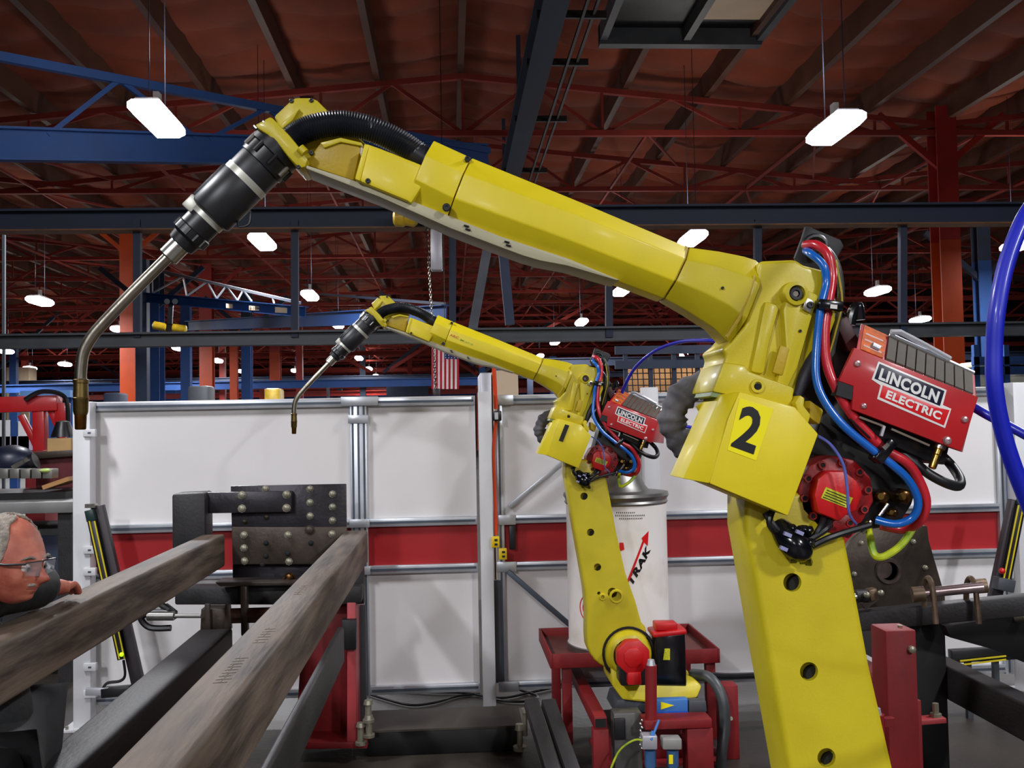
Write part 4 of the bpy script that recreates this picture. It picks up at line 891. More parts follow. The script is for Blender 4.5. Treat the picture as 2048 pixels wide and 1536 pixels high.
# weld seam + chalk marks on the main tube
ch = MB(); rr = random.Random(5)
for g, (u, v, n, s_) in enumerate(((2.12, -.497, 9, .020), (2.5, -.49, 6, .024), (3.2, -.50, 5, .03))):
    for k in range(n):
        y = u+k*s_*1.35; hgt = .012+.004*rr.random()
        ch.beam((v, y, ZTU+.0008), (v+hgt*2, y+.006, ZTU+.0008), .003, .0008)
        ch.beam((v+.004+rr.random()*.01, y, ZTU+.0008), (v+.006+rr.random()*.01, y+s_, ZTU+.0008), .0025, .0008)
c_ = ch.build('chalk_mark', mat('chalk', (124, 116, 106), .9, 0, 0)); tag(c_, 'pale chalk scribbles on top of the long tube at bottom centre', 'chalk mark', kind='stuff')
zl = at(420, 1250, 5.1).z
rect_tube(at(410,1262,5).x-.03, at(470,1262,5.05).x, 1.6, 5.0, zl-.15, zl, MILLD, 'lower_steel_tube', 'dark lower steel tube below and right of the left upper tube')
rect_tube(-.53, at(673, 1300, 4.9).x, 1.3, 4.95, at(673, 1330, 4.9).z, at(657, 1258, 4.9).z, MILLD, 'lower_steel_tube', 'grey lower tube directly under the chalk marked tube')
# fixture plate assembly (positioner)
P_ = thing('weld_positioner', 'dark steel positioner with bolted plates on a red column, left of centre', 'positioner', (at(580,1490,5.3).x, 5.35, 0))
def pbuild(pts, Y, dep, name, m, par=P_, bevel=.004): return pr(MB(), pts, Y, dep).build(name, m, par, bevel=bevel)
def bolt(x, y, Y, r_=.017, par=P_, m=BOLT):
    p = at(x, y, Y); q = MB().tube_rings(p, V(0, -1, 0), ((0, r_*1.15), (.003, r_*1.15), (.003, r_*.9), (.014, r_*.85), (.017, r_*.5)), 8).build('bolt', m, par, bevel=0); return q
UP = pbuild([(461,972),(692,968),(693,1060),(693,1120),(465,1120)], 5.28, .03, 'upper_plate', PLATE)
for x, y in ((531,978),(620,978),(620,1005),(620,1032),(665,988),(665,1014),(665,1041)): bolt(x, y, 5.278, par=UP)
for x, y in ((489,1043),(533,1034)): bolt(x, y, 5.278, .014, UP, PLATEB)
BRK = pbuild([(410,985),(583,983),(583,1024),(410,1027)], 5.22, .06, 'arm_plate', PLATE)
for x, y in ((484,990),(484,1017),(573,989),(573,1016)): bolt(x, y, 5.218, .019, BRK)
pbuild([(343,988),(410,985),(411,1100),(344,1110)], 5.16, .17, 'box_arm', MILLD, bevel=.014)
LPP = pbuild([(463,1054),(693,1054),(693,1128),(465,1129)], 5.14, .02, 'lower_plate', PLATEB)
for x, y in ((488,1070),(488,1096),(489,1122),(576,1070),(664,1068),(578,1123)): bolt(x, y, 5.138, .017, LPP)
for x, y in ((532,1086),(576,1107),(532,1112),(622,1086),(525,1129)): bolt(x, y, 5.138, .012, LPP, HOLE)
bolt(619, 1060, 5.13, .022, LPP, PLATEB)
pbuild([(465,1128),(690,1128),(690,1172),(465,1172)], 5.3, .05, 'hub_plate', PLATE)
bolt(579, 1158, 5.2, .03, P_, mat('oily_fitting', (0,0,0)))
pbuild([(430,1165),(600,1163),(600,1170),(440,1173)], 5.1, .16, 'ledge_plate', PLATEB, bevel=.002)
pbuild([(349,1176),(723,1172),(723,1206),(680,1210),(349,1210)], 5.2, .14, 'cross_beam', MILLD, bevel=.01)
pbuild([(402,1218),(452,1218),(455,1266),(400,1268)], 5.05, .12, 'clevis_block', PLATEB)
for x in (415, 456): pbuild([(x-6,1208),(x+4,1208),(x+6,1268),(x-8,1268)], 5.02, .02, 'clevis_ear', PLATEB)
MB().cyl(at(455, 1232, 5.12), at(560, 1229, 5.12), .038, n=16).build('pivot_shaft', mat('worn_shaft', (92, 62, 50), .35, .7, .3, 12), P_)
pbuild([(480,1173),(493,1173),(495,1272),(482,1272)], 5.08, .05, 'gusset_strip', PLATEB)
# red column
pbuild([(620,1195),(694,1195),(694,1486),(590,1486),(600,1330)], 5.38, .3, 'red_column', RED_FRAME, bevel=.006)
pbuild([(694,1205),(711,1205),(713,1484),(694,1484)], 5.2, .48, 'column_flange', mat('pale_red_flange', (168, 60, 64), .45, 0, .12, 6), bevel=.003)  # flange in a paler red than the column
pbuild([(590,1484),(733,1484),(735,1497),(590,1499)], 5.2, .5, 'base_plate', RED_FRAME)
pbuild([(713,1212),(731,1212),(733,1470),(716,1470)], 5.45, .04, 'rear_strut', GREYBEAM)
pbuild([(690,1150),(725,1140),(728,1208),(690,1208)], 5.3, .12, 'bearing_block', DARKBOX)
pbuild([(683,1240),(712,1240),(712,1300),(683,1300)], 5.16, .06, 'drive_box', DARKBOX)
for x, y in ((737, 1410), (722, 1455), (738, 1440)): MB().tube_rings(at(x, y+34, 5.18), V(0,0,1), ((0,.03),(.015,.03),(.015,.018),(.09,.016),(.09,.025),(.11,.02)), 12).build('leveling_bolt', BOLT, P_)
# toggle clamp
t = thing('toggle_clamp', 'small black C clamp with steel screw left of the clevis block', 'clamp', at(330, 1250, 5.0))
MB().tube(spline([at(320,1208,5), at(338,1222,5), at(300,1226,5), at(282,1236,5), at(300,1255,5), at(342,1256,5)], 6), .016, 8).build('jaw', BLK, t)
MB().cyl(at(295, 1232, 4.98), at(348, 1232, 4.98), .022, n=12).build('barrel_nut', mat('clamp_steel', (130, 128, 124), .35, .8, .1), t)
MB().cyl(at(348, 1232, 4.98), at(402, 1232, 4.98), .010, n=10).build('screw_rod', mat('clamp_steel', (0,0,0)), t)
pr(MB(), [(330,1208),(352,1225),(350,1240),(322,1240),(316,1222)], 5.02, .04).build('clamp_body', BLK, t, bevel=.004)
# ------------------------------------------------------------------ drum on its red tray stand
tz = .44; TY0, TY1 = 5.30, 5.96
xl, xr_ = at(1106, 1340, 5.27).x, at(1438, 1330, 5.27).x
S_ = thing('drum_stand', 'dark red steel tray stand under the white drum', 'stand', ((xl+xr_)/2, 5.6, 0))
MB().box((xl, TY0, tz-.012), (xr_, TY1, tz)).build('tray_floor', mat('tray_brown', (104, 48, 40), .5, 0, .2, 5), S_)
for lo, hi in (((xl, TY0-.012, tz-.03), (xr_, TY0, tz+.045)), ((xl, TY1, tz-.03), (xr_, TY1+.012, tz+.045)), ((xl-.012, TY0-.012, tz-.03), (xl, TY1+.012, tz+.045)), ((xr_, TY0-.012, tz-.03), (xr_+.012, TY1+.012, tz+.045))):
    MB().box(lo, hi).build('tray_lip', RED_FRAME, S_, bevel=.003)
for x, y in ((xl+.08, TY0+.05), (xr_-.03, TY0+.05), (xl+.08, TY1-.05), (xr_-.03, TY1-.05)): MB().beam((x, y, 0), (x, y, tz-.012), .05, .05).build('leg', RED_FRAME, S_, bevel=.003)
MB().beam((xl+.17, 4.75, .28), (xl+.17, TY1, .28), .06, .06).build('side_rail', RED_FRAME, S_, bevel=.003)
MB().beam((xl+.17, 4.78, 0), (xl+.17, 4.78, .25), .075, .06).build('leg', RED_FRAME, S_, bevel=.003)
MB().box((xl+.145, 4.742, .262), (xl+.195, 4.752, .3)).build('tube_end', DARKBOX, S_)
D_ = thing('wire_drum', 'white cardboard welding wire drum with metal cone lid on the red tray', 'drum', (at(1235,1150,5.62).x, 5.62, tz))
dx = at(1235, 1150, 5.62).x; dR = .281; dz1 = at(1235, 1002, 5.3).z
MB().tube_rings(V(dx, 5.62, tz+.001), V(0,0,1), ((0, dR+.004), (.03, dR+.008), (.045, dR), (dz1-tz-.03, dR), (dz1-tz-.03, dR-.001)), 48).build('drum_wall', DRUM, D_)
MB().tube_rings(V(dx, 5.62, tz), V(0,0,1), ((0, dR+.006), (.03, dR+.010), (.04, dR+.002)), 48).build('bottom_ring', DRUM_METAL, D_)
z_ = dz1-tz-.035
MB().tube_rings(V(dx, 5.62, tz), V(0,0,1), ((z_, dR+.002), (z_+.01, dR+.010), (z_+.022, dR+.004), (z_+.03, dR+.006), (z_+.045, dR+.016), (z_+.062, dR+.012), (z_+.066, dR-.02), (z_+.07, .19), (z_+.10, .165), (z_+.28, .085), (z_+.34, .045), (z_+.36, .03)), 48).build('cone_lid', DRUM_METAL, D_)
def wrapd(p):  # lay flat print on the drum skin
    s = (p.x-dx)/(dR); s = max(-1.5, min(1.5, s)); r_ = dR+.0012
    return V(dx+r_*math.sin(s), 5.62-r_*math.cos(s), p.z)
def dxy(x, y):   # photograph position to unrolled drum coordinates
    p = at(x, y, 5.32); s = math.asin(max(-.99, min(.99, (p.x-dx)/dR)))
    return V(dx+s*dR, 0, p.z)
def dtext(tx, a, b_, c, name, m, fat=0): text_quad(tx, dxy(*a), dxy(*b_), dxy(*c), (0,-1,0), name, m, D_, fat, 0, wrapd)
dtext('TRAK', (1264,1176), (1306,1102), (1254,1164), 'drum_letters', BLACK_PRINT, .05)
dtext('ACCU', (1222,1222), (1252,1178), (1212,1212), 'drum_letters', BLACK_PRINT, .05)
def dpoly(pts, name, m):
    b = MB(); vs = [wrapd(dxy(*p)) for p in pts]; b.add(vs, [list(range(len(vs)))]); return b.build(name, m, D_, smooth=False)
sb = MB(); sv = []
for k in range(9):
    u = k/8; sv += [wrapd(dxy(1252+36*u, 1170-88*u)), wrapd(dxy(1256+36*u, 1172-88*u))]
sb.add(sv, [(2*k, 2*k+1, 2*k+3, 2*k+2) for k in range(8)]); sb.build('arrow_shaft', RED_PRINT, D_, smooth=False)
dpoly([(1301,1064),(1299,1094),(1291,1087),(1285,1078)], 'arrow_head', RED_PRINT)
dpoly([(1140,1070),(1143,1082),(1140,1130),(1137,1130),(1139,1090),(1137,1088)], 'arrow_head', RED_PRINT)
dpoly([(1240,1086),(1248,1086),(1250,1100),(1240,1104)], 'red_block', RED_PRINT)
for k, (x0, x1, y) in enumerate(((1234, 1271, 1026), (1232, 1292, 1032), (1240, 1287, 1038))): dtext(('IIIIIIIIII', 'IIIIIIIIIIIIIIII', 'IIIIIIIIIIIII')[k], (x0, y+1.5), (x1, y+1.5), (x0, y-1.5), 'small_print', BLACK_PRINT)
dtext('PROTECTS', (1139,1138), (1147,1100), (1137,1137), 'small_print', BLACK_PRINT) if False else None
rg = MB()
for r0 in (30, 22, 14):
    P = [wrapd(dxy(1186+r0*.62*math.cos(2*PI*k/24), 1223+r0*math.sin(2*PI*k/24))) for k in range(25)]
    rg.tube(P, .003, 4, False)
rg.build('red_ring_mark', RED_PRINT, D_)
# ------------------------------------------------------------------ robot risers and small equipment near the small robot
for rb, lab in ((RB, 'red box riser under the large robot, below the picture'), (R1, 'dark red riser box under the small robot')):
    c = rb.location+V(.02, -.0, 0); bz = c.z-.045
    t = thing('robot_riser', lab, 'pedestal', (c.x, c.y, 0))
    MB().box((c.x-.2, c.y-.13, .015), (c.x+.26, c.y+.17, bz-.012)).build('riser_box', RED_FRAME, t, bevel=.005)
    MB().box((c.x-.22, c.y-.15, bz-.012), (c.x+.28, c.y+.19, bz)).build('top_plate', GREYBEAM, t, bevel=.003)
    MB().box((c.x-.28, c.y-.2, 0), (c.x+.34, c.y+.24, .015)).build('foot_plate', RED_FRAME, t)
YE = 4.72
E_ = thing('red_post_bracket', 'red bracket with round post and grey cap in front of the small robot base', 'bracket', (at(1400,1500,YE).x, YE, 0))
MB().cyl(at(1302, 1442, YE), at(1302, 1330, YE), .0275, n=18).build('round_post', RED_FRAME, E_)
MB().cyl(at(1302, 1331, YE), at(1302, 1319, YE), .022, .015, n=14).build('post_cap', LAMPBODY, E_)
pr(MB(), [(1288,1442),(1424,1438),(1424,1456),(1290,1460)], YE-.03, .12).build('top_plate', RED_FRAME, E_, bevel=.003)
a = at(1372, 1456, YE); b_ = at(1424, 1456, YE); MB().box((a.x, YE-.02, 0), (b_.x, YE+.09, a.z)).build('column', RED_FRAME, E_, bevel=.004)
t = thing('control_box', 'blue and grey control box with yellow mark behind the red post', 'control box', at(1345, 1432, 4.86))
pr(MB(), [(1308,1400),(1376,1398),(1376,1430),(1308,1432)], 4.82, .05).build('box_body', mat('box_blue', (60, 120, 190), .4, 0, .1), t, bevel=.004)
pr(MB(), [(1322,1404),(1348,1411),(1322,1419)], 4.816, .003).build('yellow_mark', DECAL_Y, t)
pr(MB(), [(1308,1424),(1376,1422),(1376,1430),(1308,1432)], 4.815, .003).build('blue_band', mat('band_blue', (24, 90, 190), .4, 0, 0), t)
pr(MB(), [(1378,1402),(1412,1402),(1414,1424),(1378,1426)], 4.82, .06).build('grey_block', GREYBEAM, t, bevel=.004)
t = thing('air_filter_unit', 'grey air filter unit with clear blue bowls under the red bracket plate', 'filter unit', at(1330, 1536, 4.6))
for i, (x, w_, mm) in enumerate(((1300, 30, LAMPBODY), (1345, 38, mat('pale_grey_unit', (150, 150, 146), .4, .1, .1)))):
    pr(MB(), [(x-w_/2,1472+i*6),(x+w_/2,1472+i*6),(x+w_/2,1500),(x-w_/2,1500)], 4.62, .07).build('unit_head', mm, t, bevel=.006)
    MB().tube_rings(at(x, 1500, 4.655), V(0,0,-1), ((0, .028), (.07, .028), (.085, .02)), 14).build('bowl', mat('bowl_blue', (70, 110, 160), .2, 0, .2), t)
pr(MB(), [(1338,1510),(1346,1510),(1346,1528),(1338,1528)], 4.617, .003).build('yellow_tag', DECAL_Y, t)
MB().tube(spline([at(1305,1462,4.64), at(1302,1480,4.62), at(1318,1440,4.66)], 4), .006, 6).build('air_tube', mat('box_blue', (0,0,0)), t)
MB().tube(spline([at(1222,1536,4.64), at(1240,1500,4.64), at(1270,1480,4.63), at(1295,1484,4.63)], 5), .005, 6).build('signal_wire', GREENYEL, t)
for k in range(9):
    p = at(1284-(k % 2)*3, 1440+k*7, 4.68); MB().ball(p, .007, 4).build('chain_bead', STEEL, t)
t = thing('steel_pedestal', 'plain grey steel block below the small robot base', 'pedestal block', (at(1262,1480,4.85).x, 4.85, 0))
a = at(1226, 1425, 4.82); b_ = at(1282, 1425, 4.82); MB().box((a.x, 4.80, .0), (b_.x, 4.9, a.z)).build('block_body', mat('block_grey', (100, 98, 96), .45, .4, .15), t, bevel=.006)
MB().box((at(1228,1425,4.79).x, 4.785, a.z-.12), (at(1250,1425,4.79).x, 4.80, a.z-.02)).build('valve_bank', BLK, t, bevel=.004)
tag(MB().tube(spline([at(1385,1348,5.1), at(1420,1356,5.0), at(1444,1395,4.94), at(1450,1450,4.92), at(1444,1500,4.9), at(1442,1545,4.9), at(1442,1600,4.88)], 6), .027, 12).build('flexible_conduit', mat('conduit_grey', (72, 76, 78), .4, 0, .1)), 'thick grey flexible conduit curving down right of the small robot base', 'conduit')
tag(MB().tube(spline([at(1380,1346,5.15), at(1450,1352,5.25), at(1520,1350,5.35), at(1600,1345,5.4), at(1700,1342,5.4)], 6), .016, 8).build('flexible_conduit', RUBBER), 'black conduit running right behind the large robot lower arm', 'conduit')
t = thing('red_side_post', 'red steel post right of the grey conduit by the small robot', 'post', (at(1452,1500,5.0).x, 5.0, 0))
a = at(1441, 1372, 5.0); b_ = at(1476, 1372, 5.0); MB().box((a.x, 5.0, 0), (b_.x, 5.1, a.z)).build('post_body', RED_FRAME, t, bevel=.004)
MB().cyl(at(1462, 1437, 4.99), at(1462, 1437, 5.0), .01, n=8).build('bolt', BOLT, t)
t = thing('slanted_channel', 'black slanted steel channel on the floor left of the tray stand', 'steel frame', (at(1090,1500,4.95).x, 4.95, 0))
for (a_, b_, mm) in (((1062,1404),(1110,1560), MILLD), ((1096,1405),(1150,1560), MILLD)): MB().beam(at(*a_, 5.05), at(*b_, 4.6), .07, .05).build('channel', mm, t, bevel=.004)
MB().tube_rings(at(1040, 1500, 5.1), V(0,0,1), ((0,.035),(.02,.035),(.02,.015),(.1,.014),(.1,.024),(.13,.02)), 12).build('leveling_bolt', BOLT, t)
MB().tube_rings(at(1050, 1440, 5.2), V(0,0,1), ((-.08,.012),(.04,.012),(.04,.022),(.06,.02)), 12).build('leveling_bolt', BOLT, t)
# ------------------------------------------------------------------ right side positioner and tubes
Q_ = thing('rotary_fixture', 'dark round steel plate with centre hole and clamp arm, right of the large robot arm', 'fixture', (at(1780,1536,4.6).x, 4.6, 0))
pts = arc((1776, 1146), 98, 175, 275, 10)+[(1855, 1052), (1858, 1080), (1890, 1190), (1894, 1250), (1690, 1250)]
PL = pr(MB(), pts, 4.55, .04).build('round_plate', PLATEB, Q_, bevel=.004)
subtract(PL, MB().cyl(at(1776, 1142, 4.5), at(1776, 1142, 4.5)+V(0, .07, 0), .042, n=24))
MB().tube_rings(at(1776, 1142, 4.55), V(0,-1,0), ((0,.062),(.015,.058),(.015,.044),(-.02,.042)), 28).build('bore_ring', mat('worn_ring', (96, 84, 78), .35, .7, .3, 20), PL)
MB().cyl(at(1776, 1142, 4.56)+V(0,.02,0), at(1776, 1142, 4.56)+V(0,.03,0), .042, n=20).build('bore_shade', HOLE, PL)  # black disc painting the bore's inner shade
for x, y in ((1708, 1148), (1850, 1135), (1826, 1083), (1722, 1086)): bolt(x, y, 4.548, .011, PL)
MB().prism([at(1880, 1045, 4.5), at(1895, 1250, 4.5), at(1820, 1320, 4.5), at(1890, 1345, 4.5), at(1890, 1250, 4.5)], (0, .05, 0)) if False else None
MB().box((at(1800,1250,4.6).x, 4.6, 0), (at(1890,1250,4.6).x, 4.75, at(1850,1225,4.6).z)).build('fixture_column', DARKBOX, Q_, bevel=.004)
CB = thing('cross_tube', 'dark square cross tube with two welded hoops and a polished pin, right side', 'steel tube', (at(1880,1230,4.35).x, 4.3, at(1880,1260,4.3).z))
MB().beam(at(1700, 1242, 4.35), at(2160, 1198, 4.15), .085, .085).build('tube_body', MILLD, CB, bevel=.01)
for x in (1860, 1945): 
    c = at(x, 1192, 4.2); hp = [c+V(0, -.035*math.cos(PI*k/10)*1.2+.01, .075*math.sin(PI*k/10)-.0) for k in range(11)]
    hp = [c+V(.0, -.045, -.11)]+hp+[c+V(0, .06, -.11)]
    MB().tube(hp, .012, 8).build('hoop', mat('worn_brown_hoop', (120, 100, 82), .4, .6, .25, 20), CB)
MB().cyl(at(1845, 1186, 4.2), at(1965, 1174, 4.16), .022, n=18).build('pin', mat('polished_pin', (170, 150, 150), .25, .9, .1), CB)
for x, y in ((1836, 1188), (1960, 1172)): MB().cyl(at(x-12, y+1, 4.2), at(x+12, y-1, 4.19), .032, n=16).build('pin_collar', mat('worn_brown_hoop', (0,0,0)), CB)
t = thing('hydraulic_rod', 'short bright rod with clevis meeting the large robot arm edge', 'rod', at(1720, 1215, 4.4))
MB().cyl(at(1680, 1195, 4.3), at(1715, 1193, 4.3), .02, n=12).build('rod', STEEL, t)
MB().cyl(at(1712, 1192, 4.3), at(1735, 1191, 4.3), .028, n=12).build('rod_nut', MILLD, t)
MB().beam(at(1735, 1190, 4.3), at(1752, 1186, 4.3), .05, .05).build('clevis', mat('worn_brown_hoop', (0,0,0)), t, bevel=.006)
for x, y in ((1734,1190),(1762,1186)): MB().ball(at(x, y, 4.25), .014, 6).build('bolt', BOLT, t)
MB().beam(at(1725, 1212, 4.32), at(1752, 1192, 4.32), .03, .03).build('link_bar', PLATEB, t)
xr0 = at(2048, 1407, 3.97).x
zt = at(2048, 1407, 3.97).z
rect_tube(xr0, xr0+.10, 2.6, 5.8, zt-.16, zt, MILLD, 'long_steel_tube', 'long dark steel tube running toward the lower right corner')
t = thing('tube_link', 'dark bracket hanging below the cross tube near the right edge', 'bracket', at(1960, 1290, 4.6))
pr(MB(), [(1890,1252),(2060,1225),(2060,1330),(1990,1300),(1900,1275)], 4.42, .06).build('web_plate', DARKBOX, t, bevel=.004)
MB().cyl(at(2036, 1236, 4.42), at(2056, 1232, 4.3), .02, n=12).build('bolt', BOLT, t); MB().cyl(at(2020, 1232, 4.45), at(2034, 1232, 4.45), .022, n=10).build('nut', PLATEB, t)
YQ = 3.75
t = thing('red_square_post', 'tall dark red square post in front of the long tube at lower right', 'post', (at(1801,1500,YQ).x, YQ, 0))
a = at(1771, 1262, YQ); b_ = at(1832, 1262, YQ); MB().box((a.x, YQ, 0), (b_.x, YQ+.14, a.z)).build('post_body', RED_FRAME, t, bevel=.006)
MB().box((b_.x, YQ+.06, 0), (b_.x+.04, YQ+.5, at(1840,1410,YQ).z)).build('rear_web', RED_FRAME, t, bevel=.004)
MB().beam(at(1836, 1441, YQ+.15), at(1886, 1437, YQ+.15), .06, .02).build('foot_tab', mat('pale_red_flange', (0,0,0)), t, bevel=.003)
MB().tube_rings(at(1872, 1437, YQ+.15), V(0,0,1), ((0,.022),(.02,.022),(.02,.012),(.06,.012)), 10).build('leveling_bolt', BOLT, t)
q = MB().tube_rings(at(1822, 1298, YQ), V(0,-1,0), ((0,.014),(.015,.014),(.02,.006)), 8).build('bolt', BOLT, t); MB().cyl(at(1800, 1250, YQ+.06), at(1800, 1260, YQ+.06), .01, n=8).build('bolt', BOLT, t)
t = thing('red_round_post', 'short dark red round post with steel top beside the large robot arm', 'post', (at(1748,1500,YQ-.1).x, YQ-.05, 0))
c = at(1750, 1428, YQ-.05); MB().cyl((c.x, c.y, 0), c, .033, n=18).build('post_body', RED_FRAME, t)
MB().cyl(c, c+V(0,0,.022), .024, .02, n=14).build('steel_top', LAMPBODY, t)
MB().beam(c+V(.03,0,-.03), c+V(.07,0,-.03), .03, .03).build('link_tab', RED_FRAME, t)
t = thing('red_stand_body', 'dark red box stand behind the large robot lower arm', 'stand', (at(1740,1500,4.5).x, 4.5, 0))
a = at(1700, 1352, 4.4); b_ = at(1790, 1352, 4.4); MB().box((a.x, 4.4, 0), (b_.x, 4.8, a.z)).build('stand_box', mat('deep_red_box', (110, 14, 20), .5, 0, .2, 5), t, bevel=.005)
# ------------------------------------------------------------------ left background: bench and machinery
t = thing('work_bench', 'long steel bench with grey top edge behind the man, left edge', 'bench', (at(20,1100,7.2).x, 7.3, 0))
zb = at(70, 1005, 7.0).z; x0 = at(-500,1000,7).x; x1 = at(146, 1000, 7).x
MB().box((x0, 7.0, zb-.075), (x1, 8.2, zb)).build('bench_top', BENCHTOP, t, bevel=.004)
for x in (x0+.05, x0+1.2, x1-.12): MB().box((x, 7.05, 0), (x+.09, 7.15, zb-.075)).build('leg', MILLD, t)
MB().box((x0+.1, 7.25, .08), (x1-.05, 7.9, zb-.2)).build('lower_cabinet', MILLD, t, bevel=.01)
for k in range(3): MB().box((x1-.35-.5*k, 7.235, .15), (x1-.08-.5*k, 7.252, zb-.25)).build('cabinet_door', BLUE_DARK, t, bevel=.004)
t = thing('wooden_pallet', 'light wooden pallet corner lying on the bench behind the left white post', 'pallet', at(110, 985, 7.6)*V(1,1,0)+V(0,0,zb))
MB().box((at(-60,1,7.4).x, 7.3, zb), (at(140,1,7.4).x, 7.9, zb+.05)).build('pallet_base', DARKBOX, t)
for k in range(4): MB().beam(at(88, 975-k*1, 7.3)+V(0, .02+k*.12, 0), at(140, 957-k*1, 7.3)+V(0,.02+k*.12,0), .1, .03).build('plank', WOOD, t)
t = thing('block_row', 'row of grey machined steel blocks on the bench, left edge', 'steel blocks', at(50, 957, 7.4))
for k in range(6): pr(MB(), [(-25+k*22,938),(-6+k*22,938),(-6+k*22,957),(-25+k*22,957)], 7.3, .12).build('block', mat('grey_block_steel', (120, 118, 112), .4, .5, .15), t, bevel=.004)
MB().ball(at(92, 941, 7.32), .045, 8, (1,1,.35)).build('green_cap', mat('green_cap', (190, 220, 120), .5, 0, .1), t)
t = thing('grinder_machine', 'dark cluttered machine with steel lever on the bench behind the blocks', 'machine', at(40, 940, 7.7))
MB().ball(at(22, 922, 7.7), .15, 10, (1.2,1,.8)).build('machine_body', mat('dark_navy_body', (28, 36, 58), .4, .1, .3), t)
MB().beam(at(26, 935, 7.5), at(58, 918, 7.5), .04, .03).build('lever', STEEL, t)
MB().cyl(at(62, 925, 7.55), at(72, 921, 7.55), .06, n=12).build('knob', BLK, t)
MB().tube(spline([at(20,905,7.7), at(40,896,7.7), at(58,908,7.7)], 5), .012, 6).build('guard_loop', BLK, t)
t = thing('red_frame_machine', 'red steel hoist frame rising behind the bench at the left edge', 'machine frame', (at(80,1000,8.6).x, 8.6, 0))
for a_, b_, w_ in (((-60,812),(120,806),.13), ((80,806),(82,905),.10), ((42,830),(78,900),.05), ((100,815),(128,880),.05), ((125,806),(125,845),.10), ((-40,812),(-40,900),.1)):
    MB().beam(at(*a_, 8.6), at(*b_, 8.6), w_, w_, (0,1,0)).build('frame_bar', RED, t, bevel=.008)
MB().box((at(60,900,8.6).x, 8.5, 0), (at(100,900,8.6).x, 8.8, at(80,900,8.6).z)).build('frame_base', RED_FRAME, t, bevel=.01)
MB().tube(spline([at(50,800,8.5), at(85,783,8.5), at(130,795,8.5), at(136,850,8.5)], 6), .02, 6).build('cable', BLK, t)
t = thing('cardboard_box', 'cardboard box with black cone on top behind the left white post', 'box', at(120, 935, 8.2)*V(1,1,0)+V(0,0,zb))
MB().box((at(104,1,8.1).x, 8.0, zb+.0), (at(150,1,8.1).x, 8.18, at(120,876,8.1).z)).build('carton', CARD, t, bevel=.004)
MB().tube_rings(at(126, 874, 8.1), V(0,0,1), ((0,.09),(.02,.085),(.12,.05),(.13,.02)), 18).build('black_cone', BLK, t)
t = thing('brown_beam', 'low brown steel beam on the bench beside the left white post', 'beam', at(100, 950, 7.95)*V(1,1,0)+V(0,0,zb))
MB().beam(at(62, 912, 7.95), at(160, 905, 7.95), .08, .05).build('beam_top', PLATEB, t, bevel=.004)
MB().box((at(70,1,7.95).x, 7.97, zb), (at(160,1,7.95).x, 8.0, at(80,913,7.95).z)).build('red_side', mat('dull_red_side', (96, 30, 36), .6, 0, .2), t)
t = thing('blue_wall_rack', 'blue and white sheet panels far behind the red frame, left edge', 'rack', (at(60,900,14).x, 14, 0))
for x0_, x1_, y0, y1, mm in ((-40, 20, 840, 900, WPOST), (22, 34, 830, 905, BLUE_STEEL), (36, 58, 842, 900, WPOST), (60, 78, 820, 880, BLUE_STEEL), (86, 108, 822, 880, BLUE_STEEL), (40, 140, 780, 796, mat('light_blue_beam', (90, 130, 180), .5, 0, .1)), (-40, 60, 872, 930, mat('lilac_sheet', (190, 176, 196), .6, 0, .1))):
    a = at(x0_, y1, 14); b_ = at(x1_, y0, 14); MB().box((a.x, 14, a.z if y1 < 890 and y1 > 885 else max(0, a.z)), (b_.x, 14.1, b_.z)).build('panel', mm, t)
for x in (-50, 30, 84, 140): MB().beam((at(x,800,14.2).x, 14.2, 0), at(x, 790, 14.2), .1, .1).build('upright', BLUE_STEEL, t, smooth=False)
# machinery tops just above the partition
for i, (x0_, x1_, y0, mm, lab) in enumerate(((205, 240, 785, BLUE_DARK, 'dark machine top above the partition, far left'), (375, 418, 771, GREYBEAM, 'rounded grey machine top above the partition, right of the red column'), (528, 560, 776, HOIST_Y, 'yellow and blue machine top above the partition left of the small torch'))):
    Y = 15; a = at(x0_, 800, Y); b_ = at(x1_, y0, Y)
    t = thing('machine_tool', lab, 'machine', ((a.x+b_.x)/2, Y, 0))
    MB().box((a.x, Y, 0), (b_.x, Y+.4, b_.z)).build('machine_head', mm, t, bevel=.04)
    MB().box((a.x-.1, Y-.1, 0), (b_.x+.1, Y+.5, b_.z-.3)).build('machine_base', BLUE_DARK, t, bevel=.02)
for i, (x, lab) in enumerate(((655, 'thin dark pole with wire above the partition, between the robots torches'), (8, 'thin pale pole at the left picture edge'))):
    p = at(x, 700 if i == 0 else 480, 11.5)
    tag(MB().beam((p.x, 11.5, 0), (p.x, 11.5, at(x, 775 if i == 0 else 470, 11.5).z), .03, .03).build('thin_pole', GREYBEAM), lab, 'pole')
